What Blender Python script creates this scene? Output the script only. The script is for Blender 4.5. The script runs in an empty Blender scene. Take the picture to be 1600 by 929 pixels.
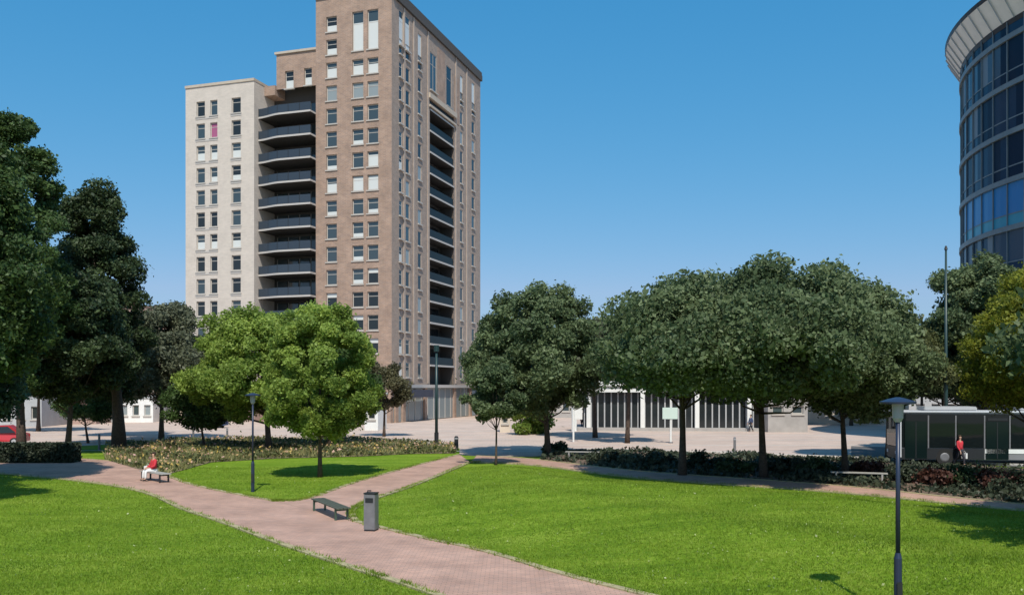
import bpy, bmesh, math, random
import numpy as np
from mathutils import Vector, Matrix

# ------------------------------------------------------------------ camera, sky, sun, exposure
S = bpy.context.scene
C = S.collection
R = math.radians
F, HZ, CH = 1400.0, 605.0, 4.6          # focal length in photo pixels, horizon row, eye height
cd = bpy.data.cameras.new('camera'); cam = bpy.data.objects.new('camera', cd); C.objects.link(cam)
cam.location = (0, 0, CH); cam.rotation_euler = (R(90), 0, 0)
cd.sensor_width = 36; cd.lens = 36 * F / 1600; cd.shift_y = (HZ - 464.5) / 1600
cd.clip_start = .1; cd.clip_end = 6000
S.camera = cam
SUN_EL, SUN_AZ = 53, 173            # sun behind the photographer
w = bpy.data.worlds.new('World'); S.world = w; w.use_nodes = True
wn = w.node_tree
sky = wn.nodes.new('ShaderNodeTexSky'); sky.sky_type = 'NISHITA'; sky.sun_disc = False
sky.sun_elevation = R(SUN_EL); sky.sun_rotation = R(SUN_AZ); sky.air_density = 1.0; sky.dust_density = 1; sky.ozone_density = 10
EXPO = .36
sep = wn.nodes.new('ShaderNodeSeparateColor'); cmb = wn.nodes.new('ShaderNodeCombineColor')
wn.links.new(sky.outputs[0], sep.inputs[0])
outs = []
for ch, (gm, cf) in enumerate(((1.6, 3.3), (.63, .905), (.43, .935))):   # deep polarised summer blue
    p_ = wn.nodes.new('ShaderNodeMath'); p_.operation = 'POWER'; p_.inputs[1].default_value = gm
    a_ = wn.nodes.new('ShaderNodeMath'); a_.operation = 'MULTIPLY'; a_.inputs[1].default_value = .1
    m_ = wn.nodes.new('ShaderNodeMath'); m_.operation = 'MULTIPLY'; m_.inputs[1].default_value = cf / (.1 * 2 ** EXPO)
    wn.links.new(sep.outputs[ch], a_.inputs[0]); wn.links.new(a_.outputs[0], p_.inputs[0]); wn.links.new(p_.outputs[0], m_.inputs[0]); outs.append(m_)
lim = wn.nodes.new('ShaderNodeMath'); lim.operation = 'MULTIPLY'; lim.inputs[1].default_value = .64
mn = wn.nodes.new('ShaderNodeMath'); mn.operation = 'MINIMUM'
wn.links.new(outs[1].outputs[0], lim.inputs[0]); wn.links.new(lim.outputs[0], mn.inputs[1]); wn.links.new(outs[0].outputs[0], mn.inputs[0])
wn.links.new(mn.outputs[0], cmb.inputs[0]); wn.links.new(outs[1].outputs[0], cmb.inputs[1]); wn.links.new(outs[2].outputs[0], cmb.inputs[2])
wn.links.new(cmb.outputs[0], wn.nodes['Background'].inputs[0])
wn.nodes['Background'].inputs[1].default_value = .1
sl = bpy.data.lights.new('sun', 'SUN'); sl.energy = 3.5; sl.angle = R(.53); sl.color = (1, .94, .84)
so = bpy.data.objects.new('sun', sl); C.objects.link(so)
sd = Vector((math.sin(R(SUN_AZ)) * math.cos(R(SUN_EL)), math.cos(R(SUN_AZ)) * math.cos(R(SUN_EL)), math.sin(R(SUN_EL))))
so.rotation_euler = (-sd).to_track_quat('-Z', 'Y').to_euler()
S.view_settings.view_transform = 'Standard'; S.view_settings.look = 'None'; S.view_settings.exposure = EXPO; S.view_settings.gamma = 1

rnd = random.Random(7)
# ------------------------------------------------------------------ helpers
def gz(py): return CH * F / (py - HZ)                # depth of a ground point seen at photo row py
def gp(px, py):
    z = gz(py); return ((px - 800) * z / F, z)
def at(px, Z): return (px - 800) * Z / F
def hy(py, Z): return (HZ - py) / F * Z + CH

def mat(name, col, rough=.8, metal=0, var=0, vscale=8, spec=.5, bump=0, bscale=30, col2=None, trans=0):
    m = bpy.data.materials.new(name); m.use_nodes = True
    t = m.node_tree; b = t.nodes['Principled BSDF']
    b.inputs['Base Color'].default_value = (*col, 1); b.inputs['Roughness'].default_value = rough
    b.inputs['Metallic'].default_value = metal; b.inputs['Specular IOR Level'].default_value = spec
    if var or col2 or bump:
        g = t.nodes.new('ShaderNodeNewGeometry')
    if var or col2:
        n = t.nodes.new('ShaderNodeTexNoise'); n.inputs['Scale'].default_value = vscale; n.inputs['Detail'].default_value = 6
        n.inputs['Roughness'].default_value = .65
        t.links.new(g.outputs['Position'], n.inputs['Vector'])
        r = t.nodes.new('ShaderNodeValToRGB')
        c2 = col2 or tuple(min(1, c * (1 + var)) for c in col)
        c1 = col if col2 else tuple(c * (1 - var) for c in col)
        r.color_ramp.elements[0].position = .35; r.color_ramp.elements[0].color = (*c1, 1)
        r.color_ramp.elements[1].position = .65; r.color_ramp.elements[1].color = (*c2, 1)
        t.links.new(n.outputs['Fac'], r.inputs[0]); t.links.new(r.outputs[0], b.inputs['Base Color'])
    if bump:
        n2 = t.nodes.new('ShaderNodeTexNoise'); n2.inputs['Scale'].default_value = bscale; n2.inputs['Detail'].default_value = 5
        t.links.new(g.outputs['Position'], n2.inputs['Vector'])
        bp = t.nodes.new('ShaderNodeBump'); bp.inputs['Strength'].default_value = bump; bp.inputs['Distance'].default_value = .03
        t.links.new(n2.outputs['Fac'], bp.inputs['Height']); t.links.new(bp.outputs[0], b.inputs['Normal'])
    return m

def brick_mat(name, c1, c2, mortar, bw, bh, ms, rough=.85, horizontal=False, patch=.25, pscale=.5):
    m = bpy.data.materials.new(name); m.use_nodes = True
    t = m.node_tree; b = t.nodes['Principled BSDF']; b.inputs['Roughness'].default_value = rough
    b.inputs['Specular IOR Level'].default_value = .25
    tc = t.nodes.new('ShaderNodeTexCoord')
    if horizontal:
        src = tc.outputs['Object']
    else:
        sp = t.nodes.new('ShaderNodeSeparateXYZ'); t.links.new(tc.outputs['Object'], sp.inputs[0])
        ad = t.nodes.new('ShaderNodeMath'); ad.operation = 'ADD'
        t.links.new(sp.outputs[0], ad.inputs[0]); t.links.new(sp.outputs[1], ad.inputs[1])
        cb = t.nodes.new('ShaderNodeCombineXYZ'); t.links.new(ad.outputs[0], cb.inputs[0]); t.links.new(sp.outputs[2], cb.inputs[1])
        src = cb.outputs[0]
    br = t.nodes.new('ShaderNodeTexBrick'); br.inputs['Scale'].default_value = 1
    br.inputs['Color1'].default_value = (*c1, 1); br.inputs['Color2'].default_value = (*c2, 1); br.inputs['Mortar'].default_value = (*mortar, 1)
    br.inputs['Brick Width'].default_value = bw; br.inputs['Row Height'].default_value = bh; br.inputs['Mortar Size'].default_value = ms
    t.links.new(src, br.inputs['Vector'])
    n = t.nodes.new('ShaderNodeTexNoise'); n.inputs['Scale'].default_value = pscale; n.inputs['Detail'].default_value = 7; n.inputs['Roughness'].default_value = .7
    t.links.new(src, n.inputs['Vector'])
    mr = t.nodes.new('ShaderNodeMapRange'); mr.inputs[1].default_value = .3; mr.inputs[2].default_value = .7
    mr.inputs[3].default_value = 1 - patch; mr.inputs[4].default_value = 1 + patch
    t.links.new(n.outputs['Fac'], mr.inputs[0])
    mx = t.nodes.new('ShaderNodeVectorMath'); mx.operation = 'SCALE'
    t.links.new(br.outputs['Color'], mx.inputs[0]); t.links.new(mr.outputs[0], mx.inputs['Scale'])
    t.links.new(mx.outputs[0], b.inputs['Base Color'])
    bp = t.nodes.new('ShaderNodeBump'); bp.inputs['Strength'].default_value = .4; bp.inputs['Distance'].default_value = .01; bp.invert = True
    t.links.new(br.outputs['Fac'], bp.inputs['Height']); t.links.new(bp.outputs[0], b.inputs['Normal'])
    return m

def leaf_mat(name, a, b_, trans=.3, rough=.55):
    m = bpy.data.materials.new(name); m.use_nodes = True
    t = m.node_tree; p = t.nodes['Principled BSDF']; out = t.nodes['Material Output']
    p.inputs['Roughness'].default_value = rough; p.inputs['Specular IOR Level'].default_value = .3
    at_ = t.nodes.new('ShaderNodeAttribute'); at_.attribute_name = 'tint'
    r = t.nodes.new('ShaderNodeValToRGB')
    r.color_ramp.elements[0].color = (*a, 1); r.color_ramp.elements[1].color = (*b_, 1)
    t.links.new(at_.outputs['Fac'], r.inputs[0]); t.links.new(r.outputs[0], p.inputs['Base Color'])
    tr = t.nodes.new('ShaderNodeBsdfTranslucent')
    hs_ = t.nodes.new('ShaderNodeHueSaturation'); hs_.inputs['Value'].default_value = 1.3; hs_.inputs['Hue'].default_value = .48
    t.links.new(r.outputs[0], hs_.inputs['Color']); t.links.new(hs_.outputs[0], tr.inputs['Color'])
    mx = t.nodes.new('ShaderNodeMixShader'); mx.inputs[0].default_value = trans
    t.links.new(p.outputs[0], mx.inputs[1]); t.links.new(tr.outputs[0], mx.inputs[2]); t.links.new(mx.outputs[0], out.inputs[0])
    return m

class MB:
    def __init__(s): s.v = []; s.f = []; s.m = []; s.mi = 0
    def quad(s, a, b, c, d):
        n = len(s.v); s.v += [a, b, c, d]; s.f.append((n, n + 1, n + 2, n + 3)); s.m.append(s.mi)
    def box(s, x0, x1, y0, y1, z0, z1, M=None):
        P = [(x0, y0, z0), (x1, y0, z0), (x1, y1, z0), (x0, y1, z0), (x0, y0, z1), (x1, y0, z1), (x1, y1, z1), (x0, y1, z1)]
        if M: P = [tuple(M @ Vector(p)) for p in P]
        n = len(s.v); s.v += P
        for q in ((0, 3, 2, 1), (4, 5, 6, 7), (0, 1, 5, 4), (1, 2, 6, 5), (2, 3, 7, 6), (3, 0, 4, 7)):
            s.f.append(tuple(n + i for i in q)); s.m.append(s.mi)
    def cyl(s, x, y, z0, z1, r0, r1=None, n=12, cap=True):
        s.tube([(x, y, z0), (x, y, z1)], [r0, r0 if r1 is None else r1], n, cap)
    def tube(s, pts, rs, n=8, cap=True):
        base = len(s.v); k = len(pts)
        up = None
        for i, p in enumerate(pts):
            p = Vector(p)
            d = (Vector(pts[min(i + 1, k - 1)]) - Vector(pts[max(i - 1, 0)]))
            if d.length < 1e-9: d = Vector((0, 0, 1))
            d.normalize()
            a = d.cross(Vector((0, 1, 0)) if abs(d.y) < .9 else Vector((1, 0, 0))).normalized(); b = d.cross(a)
            for j in range(n):
                an = 2 * math.pi * j / n
                s.v.append(tuple(p + (a * math.cos(an) + b * math.sin(an)) * rs[i]))
        for i in range(k - 1):
            for j in range(n):
                j2 = (j + 1) % n
                s.f.append((base + i * n + j, base + i * n + j2, base + (i + 1) * n + j2, base + (i + 1) * n + j)); s.m.append(s.mi)
        if cap:
            s.f.append(tuple(base + j for j in range(n))); s.m.append(s.mi)
            s.f.append(tuple(base + (k - 1) * n + j for j in reversed(range(n)))); s.m.append(s.mi)
    def prism(s, poly, z0, z1):
        n = len(poly); b = len(s.v)
        s.v += [(p[0], p[1], z0) for p in poly] + [(p[0], p[1], z1) for p in poly]
        s.f.append(tuple(b + n + i for i in range(n))); s.m.append(s.mi)
        s.f.append(tuple(b + i for i in reversed(range(n)))); s.m.append(s.mi)
        for i in range(n):
            j = (i + 1) % n; s.f.append((b + i, b + j, b + n + j, b + n + i)); s.m.append(s.mi)
    def build(s, name, mats, parent=None, smooth=False, bevel=0, loc=None):
        me = bpy.data.meshes.new(name); me.from_pydata(s.v, [], s.f)
        mats = mats if isinstance(mats, (list, tuple)) else [mats]
        for m in mats: me.materials.append(m)
        if len(mats) > 1: me.polygons.foreach_set('material_index', s.m)
        bm = bmesh.new(); bm.from_mesh(me); bmesh.ops.recalc_face_normals(bm, faces=bm.faces)
        if bevel: bmesh.ops.bevel(bm, geom=bm.edges[:], offset=bevel, segments=2, affect='EDGES', clamp_overlap=True)
        bm.to_mesh(me); bm.free()
        if smooth: me.polygons.foreach_set('use_smooth', [True] * len(me.polygons))
        me.update()
        o = bpy.data.objects.new(name, me); C.objects.link(o)
        if parent: o.parent = parent
        if loc: o.location = loc
        return o

def tag(o, label=None, cat=None, group=None, kind=None):
    if label: o['label'] = label
    if cat: o['category'] = cat
    if group: o['group'] = group
    if kind: o['kind'] = kind
    return o
def thing(name, label, cat, loc=(0, 0, 0), rz=0, group=None):
    o = bpy.data.objects.new(name, None); C.objects.link(o); o.empty_display_size = .3
    o.location = loc; o.rotation_euler = (0, 0, rz)
    return tag(o, label, cat, group)
def copy_tree(o, parent=None):
    c = o.copy(); C.objects.link(c); c.parent = parent
    for ch in list(o.children): copy_tree(ch, c)
    return c

# ------------------------------------------------------------------ materials
M = {}
def lawn_material():
    m = bpy.data.materials.new('lawn'); m.use_nodes = True
    t = m.node_tree; b = t.nodes['Principled BSDF']; b.inputs['Roughness'].default_value = .9; b.inputs['Specular IOR Level'].default_value = .15
    g = t.nodes.new('ShaderNodeNewGeometry')
    mp = t.nodes.new('ShaderNodeMapping'); mp.inputs['Rotation'].default_value = (0, 0, .75); mp.inputs['Scale'].default_value = (.16, .9, 1)
    t.links.new(g.outputs['Position'], mp.inputs[0]); ns = t.nodes.new('ShaderNodeTexNoise'); ns.inputs['Scale'].default_value = 1; ns.inputs['Detail'].default_value = 3
    t.links.new(mp.outputs[0], ns.inputs['Vector'])
    def noise(sc, det=5):
        n = t.nodes.new('ShaderNodeTexNoise'); n.inputs['Scale'].default_value = sc; n.inputs['Detail'].default_value = det; n.inputs['Roughness'].default_value = .7
        t.links.new(g.outputs['Position'], n.inputs['Vector']); return n
    n1, n2 = noise(.35), noise(6)
    ad = t.nodes.new('ShaderNodeMath'); ad.operation = 'MULTIPLY_ADD'; ad.inputs[1].default_value = .5
    t.links.new(n2.outputs['Fac'], ad.inputs[0])
    h = t.nodes.new('ShaderNodeMath'); h.operation = 'MULTIPLY'; h.inputs[1].default_value = .5
    hh_ = t.nodes.new('ShaderNodeMix'); hh_.data_type = 'FLOAT'; hh_.inputs[0].default_value = .5; t.links.new(n1.outputs['Fac'], hh_.inputs[2]); t.links.new(ns.outputs['Fac'], hh_.inputs[3]); t.links.new(hh_.outputs[0], h.inputs[0]); t.links.new(h.outputs[0], ad.inputs[2])
    r = t.nodes.new('ShaderNodeValToRGB'); e = r.color_ramp.elements
    e[0].position = .40; e[0].color = (.085, .165, .008, 1); e[1].position = .60; e[1].color = (.25, .34, .04, 1)
    k = e.new(.5); k.color = (.15, .25, .014, 1)
    t.links.new(ad.outputs[0], r.inputs[0]); t.links.new(r.outputs[0], b.inputs['Base Color'])
    nb = noise(14); bp = t.nodes.new('ShaderNodeBump'); bp.inputs['Strength'].default_value = .8; bp.inputs['Distance'].default_value = .06
    t.links.new(nb.outputs['Fac'], bp.inputs['Height']); t.links.new(bp.outputs[0], b.inputs['Normal'])
    return m
M['lawn'] = lawn_material()
M['ground'] = mat('ground', (.36, .31, .27), .9, var=.12, vscale=.3)
M['plaza'] = brick_mat('plaza_paving', (.57, .44, .365), (.50, .395, .335), (.42, .34, .29), .6, .3, .012, horizontal=True, patch=.14, pscale=.25)
M['path'] = brick_mat('clinker_path', (.51, .31, .235), (.42, .27, .215), (.28, .205, .16), .22, .11, .008, horizontal=True, patch=.24, pscale=.55)
M['edging'] = mat('edging', (.36, .31, .17), .9, var=.2, vscale=5)
M['kerb'] = mat('kerb', (.55, .52, .47), .85, var=.12, vscale=3)
M['soil'] = mat('soil', (.15, .105, .075), .95, var=.3, vscale=3, bump=.8)
M['soil_dry'] = mat('soil_dry', (.24, .19, .12), .95, var=.3, vscale=3, bump=.8)
M['asphalt'] = mat('asphalt', (.12, .115, .11), .9, var=.15, vscale=2)
M['bark'] = mat('bark', (.085, .06, .045), .95, var=.35, vscale=9, bump=.9, bscale=18)
M['brick'] = brick_mat('tower_brick', (.38, .25, .18), (.29, .20, .155), (.40, .32, .27), .5, .16, .02, patch=.2, pscale=.6)
M['brick_shaded'] = brick_mat('tower_brick_shaded', (.37, .275, .215), (.29, .23, .19), (.38, .32, .28), .5, .16, .02, patch=.16, pscale=.8)  # tower brick greyed: shade of the side face put into the colour
M['cream'] = brick_mat('cream_brick', (.60, .53, .46), (.54, .48, .42), (.56, .51, .46), .5, .16, .02, patch=.08, pscale=.6)
M['stone'] = mat('pale_stone', (.48, .41, .33), .8, var=.08, vscale=2)
M['frame'] = mat('window_frame', (.46, .43, .39), .6)
M['frame_grey'] = mat('grey_frame', (.30, .30, .29), .5)
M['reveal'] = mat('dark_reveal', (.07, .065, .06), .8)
def glass(name, c, rough=.08, spec=.5):
    m = mat(name, c, rough, spec=spec); return m
M['glass'] = glass('window_glass', (.045, .065, .075), .07, .8)
M['glass_dark'] = glass('window_glass_dark', (.02, .025, .028), .1)
M['glass_blind'] = glass('window_blind', (.62, .64, .62), .25)
M['glass_half'] = glass('window_curtain', (.26, .30, .31), .2)
M['glass_pink'] = glass('window_pink_curtain', (.36, .10, .20), .4)
M['rail'] = mat('balcony_glass', (.016, .026, .032), .4, spec=.1)
M['rail_blue'] = mat('balcony_glass_blue', (.040, .055, .075), .3, spec=.3)
M['soffit_shade'] = mat('shaded_soffit', (.035, .032, .03), .9)  # shade under the balcony slabs, put into the underside colour
M['pilaster'] = mat('pilaster_brick', (.42, .34, .28), .85, var=.12, vscale=1.5)
M['slab'] = mat('balcony_slab', (.48, .45, .42), .8)
M['dark'] = mat('dark_metal', (.025, .027, .03), .45, metal=.2)
M['navy'] = mat('navy_paint', (.018, .028, .06), .4)
M['teal'] = mat('dark_teal_paint', (.018, .045, .045), .4)
M['white'] = mat('white_paint', (.75, .76, .74), .45, var=.04, vscale=2)
M['greyp'] = mat('grey_panel', (.40, .41, .42), .6, var=.06, vscale=1)
M['zinc'] = mat('zinc_grey', (.20, .20, .21), .5, metal=.3, var=.1, vscale=5)
M['wood'] = mat('bench_wood', (.075, .085, .06), .8, var=.25, vscale=12)
M['wood_pale'] = mat('pale_bench', (.36, .35, .32), .8, var=.1, vscale=6)
M['green_paint'] = mat('green_paint', (.05, .09, .06), .5)
M['conc'] = mat('concrete', (.36, .345, .33), .85, var=.1, vscale=1.2)
M['beige'] = mat('beige_render', (.60, .52, .42), .85, var=.06, vscale=.6)
M['pinkwall'] = brick_mat('pink_brick', (.42, .27, .23), (.36, .25, .21), (.4, .33, .3), .4, .14, .02, patch=.12)
M['roof'] = mat('roof', (.20, .13, .11), .85, var=.15, vscale=3)
M['tower_glass'] = glass('tower_glass', (.012, .048, .095), .2, .15)
M['tower_glass_b'] = glass('tower_glass_light', (.04, .09, .14), .2, .35)
M['tower_glass_c'] = glass('tower_glass_black', (.006, .026, .055), .25, .08)
M['tower_blind'] = mat('tower_blind', (.16, .21, .25), .5)
M['tower_blue'] = mat('tower_blue_panel', (.01, .20, .48), .3)
M['tower_cyan'] = mat('tower_cyan_edge', (.03, .30, .42), .3)
M['tower_band'] = mat('tower_band', (.17, .21, .23), .5, var=.1, vscale=2)
M['canopy'] = mat('canopy_panel', (.85, .79, .71), .7, var=.05, vscale=1)
M['red_cloth'] = mat('red_cloth', (.55, .035, .05), .9)
M['dark_cloth'] = mat('dark_cloth', (.03, .03, .04), .9)
M['white_cloth'] = mat('white_cloth', (.75, .75, .74), .9)
M['blue_cloth'] = mat('blue_cloth', (.06, .09, .18), .9)
M['skin'] = mat('skin', (.50, .30, .21), .6)
M['hair'] = mat('hair', (.045, .025, .015), .8)
M['redcar'] = mat('red_car_paint', (.45, .03, .04), .25)
M['silver'] = mat('silver_car_paint', (.50, .51, .52), .25, metal=.4)
M['tyre'] = mat('tyre', (.015, .015, .015), .8)
M['bus_side'] = mat('bus_grey', (.22, .22, .23), .4)
M['bus_white'] = mat('bus_white', (.55, .57, .60), .35)
M['bus_glass'] = glass('bus_glass', (.008, .012, .013), .03, .35)
M['bus_teal'] = glass('bus_teal', (.006, .014, .014), .1, .3)
M['redlight'] = mat('red_lens', (.5, .01, .01), .2)
L = {
 'dark': leaf_mat('leaves_dark', (.020, .048, .014), (.10, .165, .045), .3),
 'deep': leaf_mat('leaves_deep', (.016, .034, .014), (.085, .125, .048), .25),
 'grey': leaf_mat('leaves_grey_green', (.055, .068, .042), (.15, .165, .095), .22),
 'linden': leaf_mat('leaves_linden', (.042, .075, .030), (.185, .24, .11), .32),
 'cool': leaf_mat('leaves_cool', (.030, .062, .040), (.085, .145, .080), .22),
 'olive': leaf_mat('leaves_olive', (.06, .075, .03), (.16, .175, .065), .25),
 'bright': leaf_mat('leaves_bright', (.09, .16, .024), (.38, .50, .11), .45),
 'yellow': leaf_mat('leaves_yellow_green', (.09, .12, .015), (.32, .34, .04), .4),
 'brown': leaf_mat('leaves_brownish', (.06, .06, .03), (.13, .12, .055), .2),
 'straw': leaf_mat('bed_straw', (.12, .14, .04), (.42, .38, .17), .2),
 'hedge': leaf_mat('hedge_leaves', (.014, .026, .014), (.07, .085, .05), .12),
 'rust': leaf_mat('rust_shrub', (.04, .018, .012), (.12, .05, .035), .15),
 'grass': leaf_mat('grass_blades', (.065, .145, .004), (.27, .355, .035), .3),
}

# ------------------------------------------------------------------ ground, lawns, paths
def sheet(name, pts, z, m, kind='structure'):
    b = MB(); n = len(pts); b.v = [(x, y, z) for x, y in pts]; b.f = [tuple(range(n))]; b.m = [0]
    me = bpy.data.meshes.new(name); me.from_pydata(b.v, [], b.f); me.materials.append(m)
    bm = bmesh.new(); bm.from_mesh(me); bmesh.ops.recalc_face_normals(bm, faces=bm.faces)
    if bm.faces and list(bm.faces)[0].normal.z < 0: bmesh.ops.reverse_faces(bm, faces=bm.faces)
    bmesh.ops.triangulate(bm, faces=bm.faces); bm.to_mesh(me); bm.free()
    o = bpy.data.objects.new(name, me); C.objects.link(o); return tag(o, kind=kind)

def smooth_poly(pts, n=8):                       # Catmull-Rom through ground points
    out = []; P = [Vector((*p, 0)) for p in pts]; P = [P[0]] + P + [P[-1]]
    for i in range(1, len(P) - 2):
        for k in range(n):
            t = k / n; a, b, c, d = P[i - 1:i + 3]
            q = .5 * ((2 * b) + (c - a) * t + (2 * a - 5 * b + 4 * c - d) * t * t + (3 * b - a - 3 * c + d) * t ** 3)
            out.append((q.x, q.y))
    out.append((P[-2].x, P[-2].y)); return out

G = lambda L_: [gp(*p) for p in L_]
main_up = smooth_poly([(-70, 80), (-44, 63)] + G([(165, 719), (300, 757), (430, 783)]))
main_up2 = smooth_poly(G([(556, 815), (660, 840), (760, 862), (1005, 929)]) + [(12, 10), (20, 0)])
main_lo = smooth_poly([(-75, 74), (-46, 58)] + G([(130, 752), (300, 800), (440, 850), (560, 890), (680, 929)]) + [(4, 12), (10, 0)])
br_up = smooth_poly(G([(430, 783), (480, 779), (560, 752), (650, 727), (718, 710)]))
br_lo = smooth_poly(G([(556, 815), (552, 796), (590, 778), (650, 757), (735, 722)]))
rp_near = smooth_poly(G([(735, 722), (830, 727), (1000, 747), (1300, 769), (1600, 798)]) + [(30, 22), (40, 10)])
rp_far = smooth_poly(G([(745, 712), (830, 717), (1000, 736), (1300, 758), (1600, 788)]) + [(31, 25), (42, 13)])
main_poly = main_lo + list(reversed(main_up + main_up2))
branch_poly = br_up + list(reversed(br_lo))
right_poly = rp_near + list(reversed(rp_far))
plaza_near = [(-120, 70), (-60, 74)] + G([(-60, 706), (170, 694), (300, 686), (718, 700)]) + G([(718, 710), (745, 712), (830, 713), (940, 706), (1150, 712), (1400, 722), (1700, 732)]) + [(120, 50)]
plaza_poly = plaza_near + [(150, 150), (-150, 150)]

def in_poly(X, Y, poly):
    r = np.zeros(X.shape, bool); n = len(poly)
    for i in range(n):
        x1, y1 = poly[i]; x2, y2 = poly[(i + 1) % n]
        if y1 == y2: continue
        c = ((y1 > Y) != (y2 > Y)) & (X < (x2 - x1) * (Y - y1) / (y2 - y1) + x1)
        r ^= c
    return r
def dist_line(X, Y, line):
    d = np.full(X.shape, 1e9)
    for (x1, y1), (x2, y2) in zip(line[:-1], line[1:]):
        vx, vy = x2 - x1, y2 - y1; l2 = vx * vx + vy * vy + 1e-12
        t = np.clip(((X - x1) * vx + (Y - y1) * vy) / l2, 0, 1)
        d = np.minimum(d, np.hypot(X - x1 - t * vx, Y - y1 - t * vy))
    return d
right_lawn = list(main_up2) + [(42, 0)] + list(reversed(rp_near)) + list(reversed(br_lo))
near_lawn = list(main_lo) + [(-80, -4), (-80, 74)]
isl = list(main_up) + [(x, y) for x, y in br_up] + G([(640, 706), (450, 712), (280, 735)])
def lawn_h(X, Y):
    h = np.zeros(X.shape)
    edge = main_up + main_up2; e2 = rp_near + br_lo[::-1]
    inside = in_poly(X, Y, right_lawn)
    d = np.minimum(np.minimum(dist_line(X, Y, main_up2), dist_line(X, Y, rp_near)), dist_line(X, Y, br_lo))
    t = np.clip((d - .4) / 7, 0, 1); hh = .55 * t * t * (3 - 2 * t)
    und = .05 * np.sin(X * .55 + 1) * np.sin(Y * .42) + .035 * np.sin(X * 1.3 + Y * .9)
    h = np.where(inside, hh + und * np.clip((d - .4) / 3, 0, 1), 0)
    ins2 = in_poly(X, Y, near_lawn); d2 = dist_line(X, Y, main_lo)
    h = np.where(ins2, und * np.clip((d2 - .4) / 4, 0, 1), h)
    return h
tag(sheet('ground', [(-3000, -3000), (3000, -3000), (3000, 3000), (-3000, 3000)], -.15, M['ground']))
xs = np.arange(-80, 60.01, .5); ys = np.arange(-6, 80.01, .5)
XX, YY = np.meshgrid(xs, ys); ZZ = lawn_h(XX, YY)
nx, ny = len(xs), len(ys)
V = np.stack([XX.ravel(), YY.ravel(), ZZ.ravel()], 1)
ii = np.arange(nx * ny).reshape(ny, nx)
Fq = np.stack([ii[:-1, :-1].ravel(), ii[:-1, 1:].ravel(), ii[1:, 1:].ravel(), ii[1:, :-1].ravel()], 1)
me = bpy.data.meshes.new('lawn'); me.from_pydata(V.tolist(), [], Fq.tolist()); me.materials.append(M['lawn'])
me.polygons.foreach_set('use_smooth', [True] * len(me.polygons))
o = bpy.data.objects.new('lawn', me); C.objects.link(o); tag(o, kind='structure')
tag(sheet('plaza_paving', plaza_poly, .012, M['plaza']))
tag(sheet('footpath', main_poly, .02, M['path']))
tag(sheet('branch_footpath', branch_poly, .024, M['path']))
tag(sheet('plaza_footpath', right_poly, .028, M['path']))
def strip(name, line, wd, z0, z1, m):
    b = MB(); n = len(line); Ls = []; Rs = []
    for i in range(n):
        a = Vector(line[max(i - 1, 0)]); c = Vector(line[min(i + 1, n - 1)]); d = (c - a).normalized(); nn = Vector((-d.y, d.x)) * wd / 2
        p = Vector(line[i]); Ls.append(p + nn); Rs.append(p - nn)
    for i in range(n - 1):
        for (A, B, za, zb) in ((Ls[i], Rs[i], z1, z1),):
            b.quad((Ls[i].x, Ls[i].y, z1), (Rs[i].x, Rs[i].y, z1), (Rs[i + 1].x, Rs[i + 1].y, z1), (Ls[i + 1].x, Ls[i + 1].y, z1))
        b.quad((Ls[i].x, Ls[i].y, z0), (Ls[i].x, Ls[i].y, z1), (Ls[i + 1].x, Ls[i + 1].y, z1), (Ls[i + 1].x, Ls[i + 1].y, z0))
        b.quad((Rs[i].x, Rs[i].y, z0), (Rs[i].x, Rs[i].y, z1), (Rs[i + 1].x, Rs[i + 1].y, z1), (Rs[i + 1].x, Rs[i + 1].y, z0))
    return tag(b.build(name, m), kind='structure')
for ln, zt in ((main_up, .05), (main_up2, .055), (main_lo, .05), (br_up, .047), (br_lo, .058), (rp_near, .052), (rp_far, .053)):
    strip('path_edging', ln, .22, 0, zt, M['edging'])
for k_, yb in enumerate((66, 73, 80.5, 88, 95.5)):
    b_ = MB(); b_.quad((-70, yb, .018), (60, yb - 3, .018), (60, yb - 2.6, .018), (-70, yb + .4, .018)); tag(b_.build('plaza_paving_band', M['asphalt'] if 0 else M['kerb']), kind='structure')
# planting beds
bed_left = G([(165, 718), (165, 697), (300, 689), (560, 688), (712, 700), (712, 708), (640, 709), (560, 713), (430, 716), (330, 722), (262, 741), (215, 733)])
bed_right = list(reversed([p for p in rp_far if p[0] > 1.5])) + G([(850, 706), (940, 703), (1150, 710), (1400, 720), (1600, 732)]) + [(38, 36)]
tag(sheet('flower_bed_soil', bed_left, .032, M['soil_dry']))
tag(sheet('planting_bed_soil', bed_right, .036, M['soil']))
strip('plaza_kerb', G([(850, 705), (940, 702), (1150, 709), (1400, 718), (1700, 733)]), .3, 0, .13, M['kerb'])
# bus lane with kerb, beyond the right-hand bed
lane = G([(1330, 716), (1500, 724), (1800, 742), (1800, 712), (1330, 697)])
tag(sheet('bus_lane', lane, .04, M['asphalt']))

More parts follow.
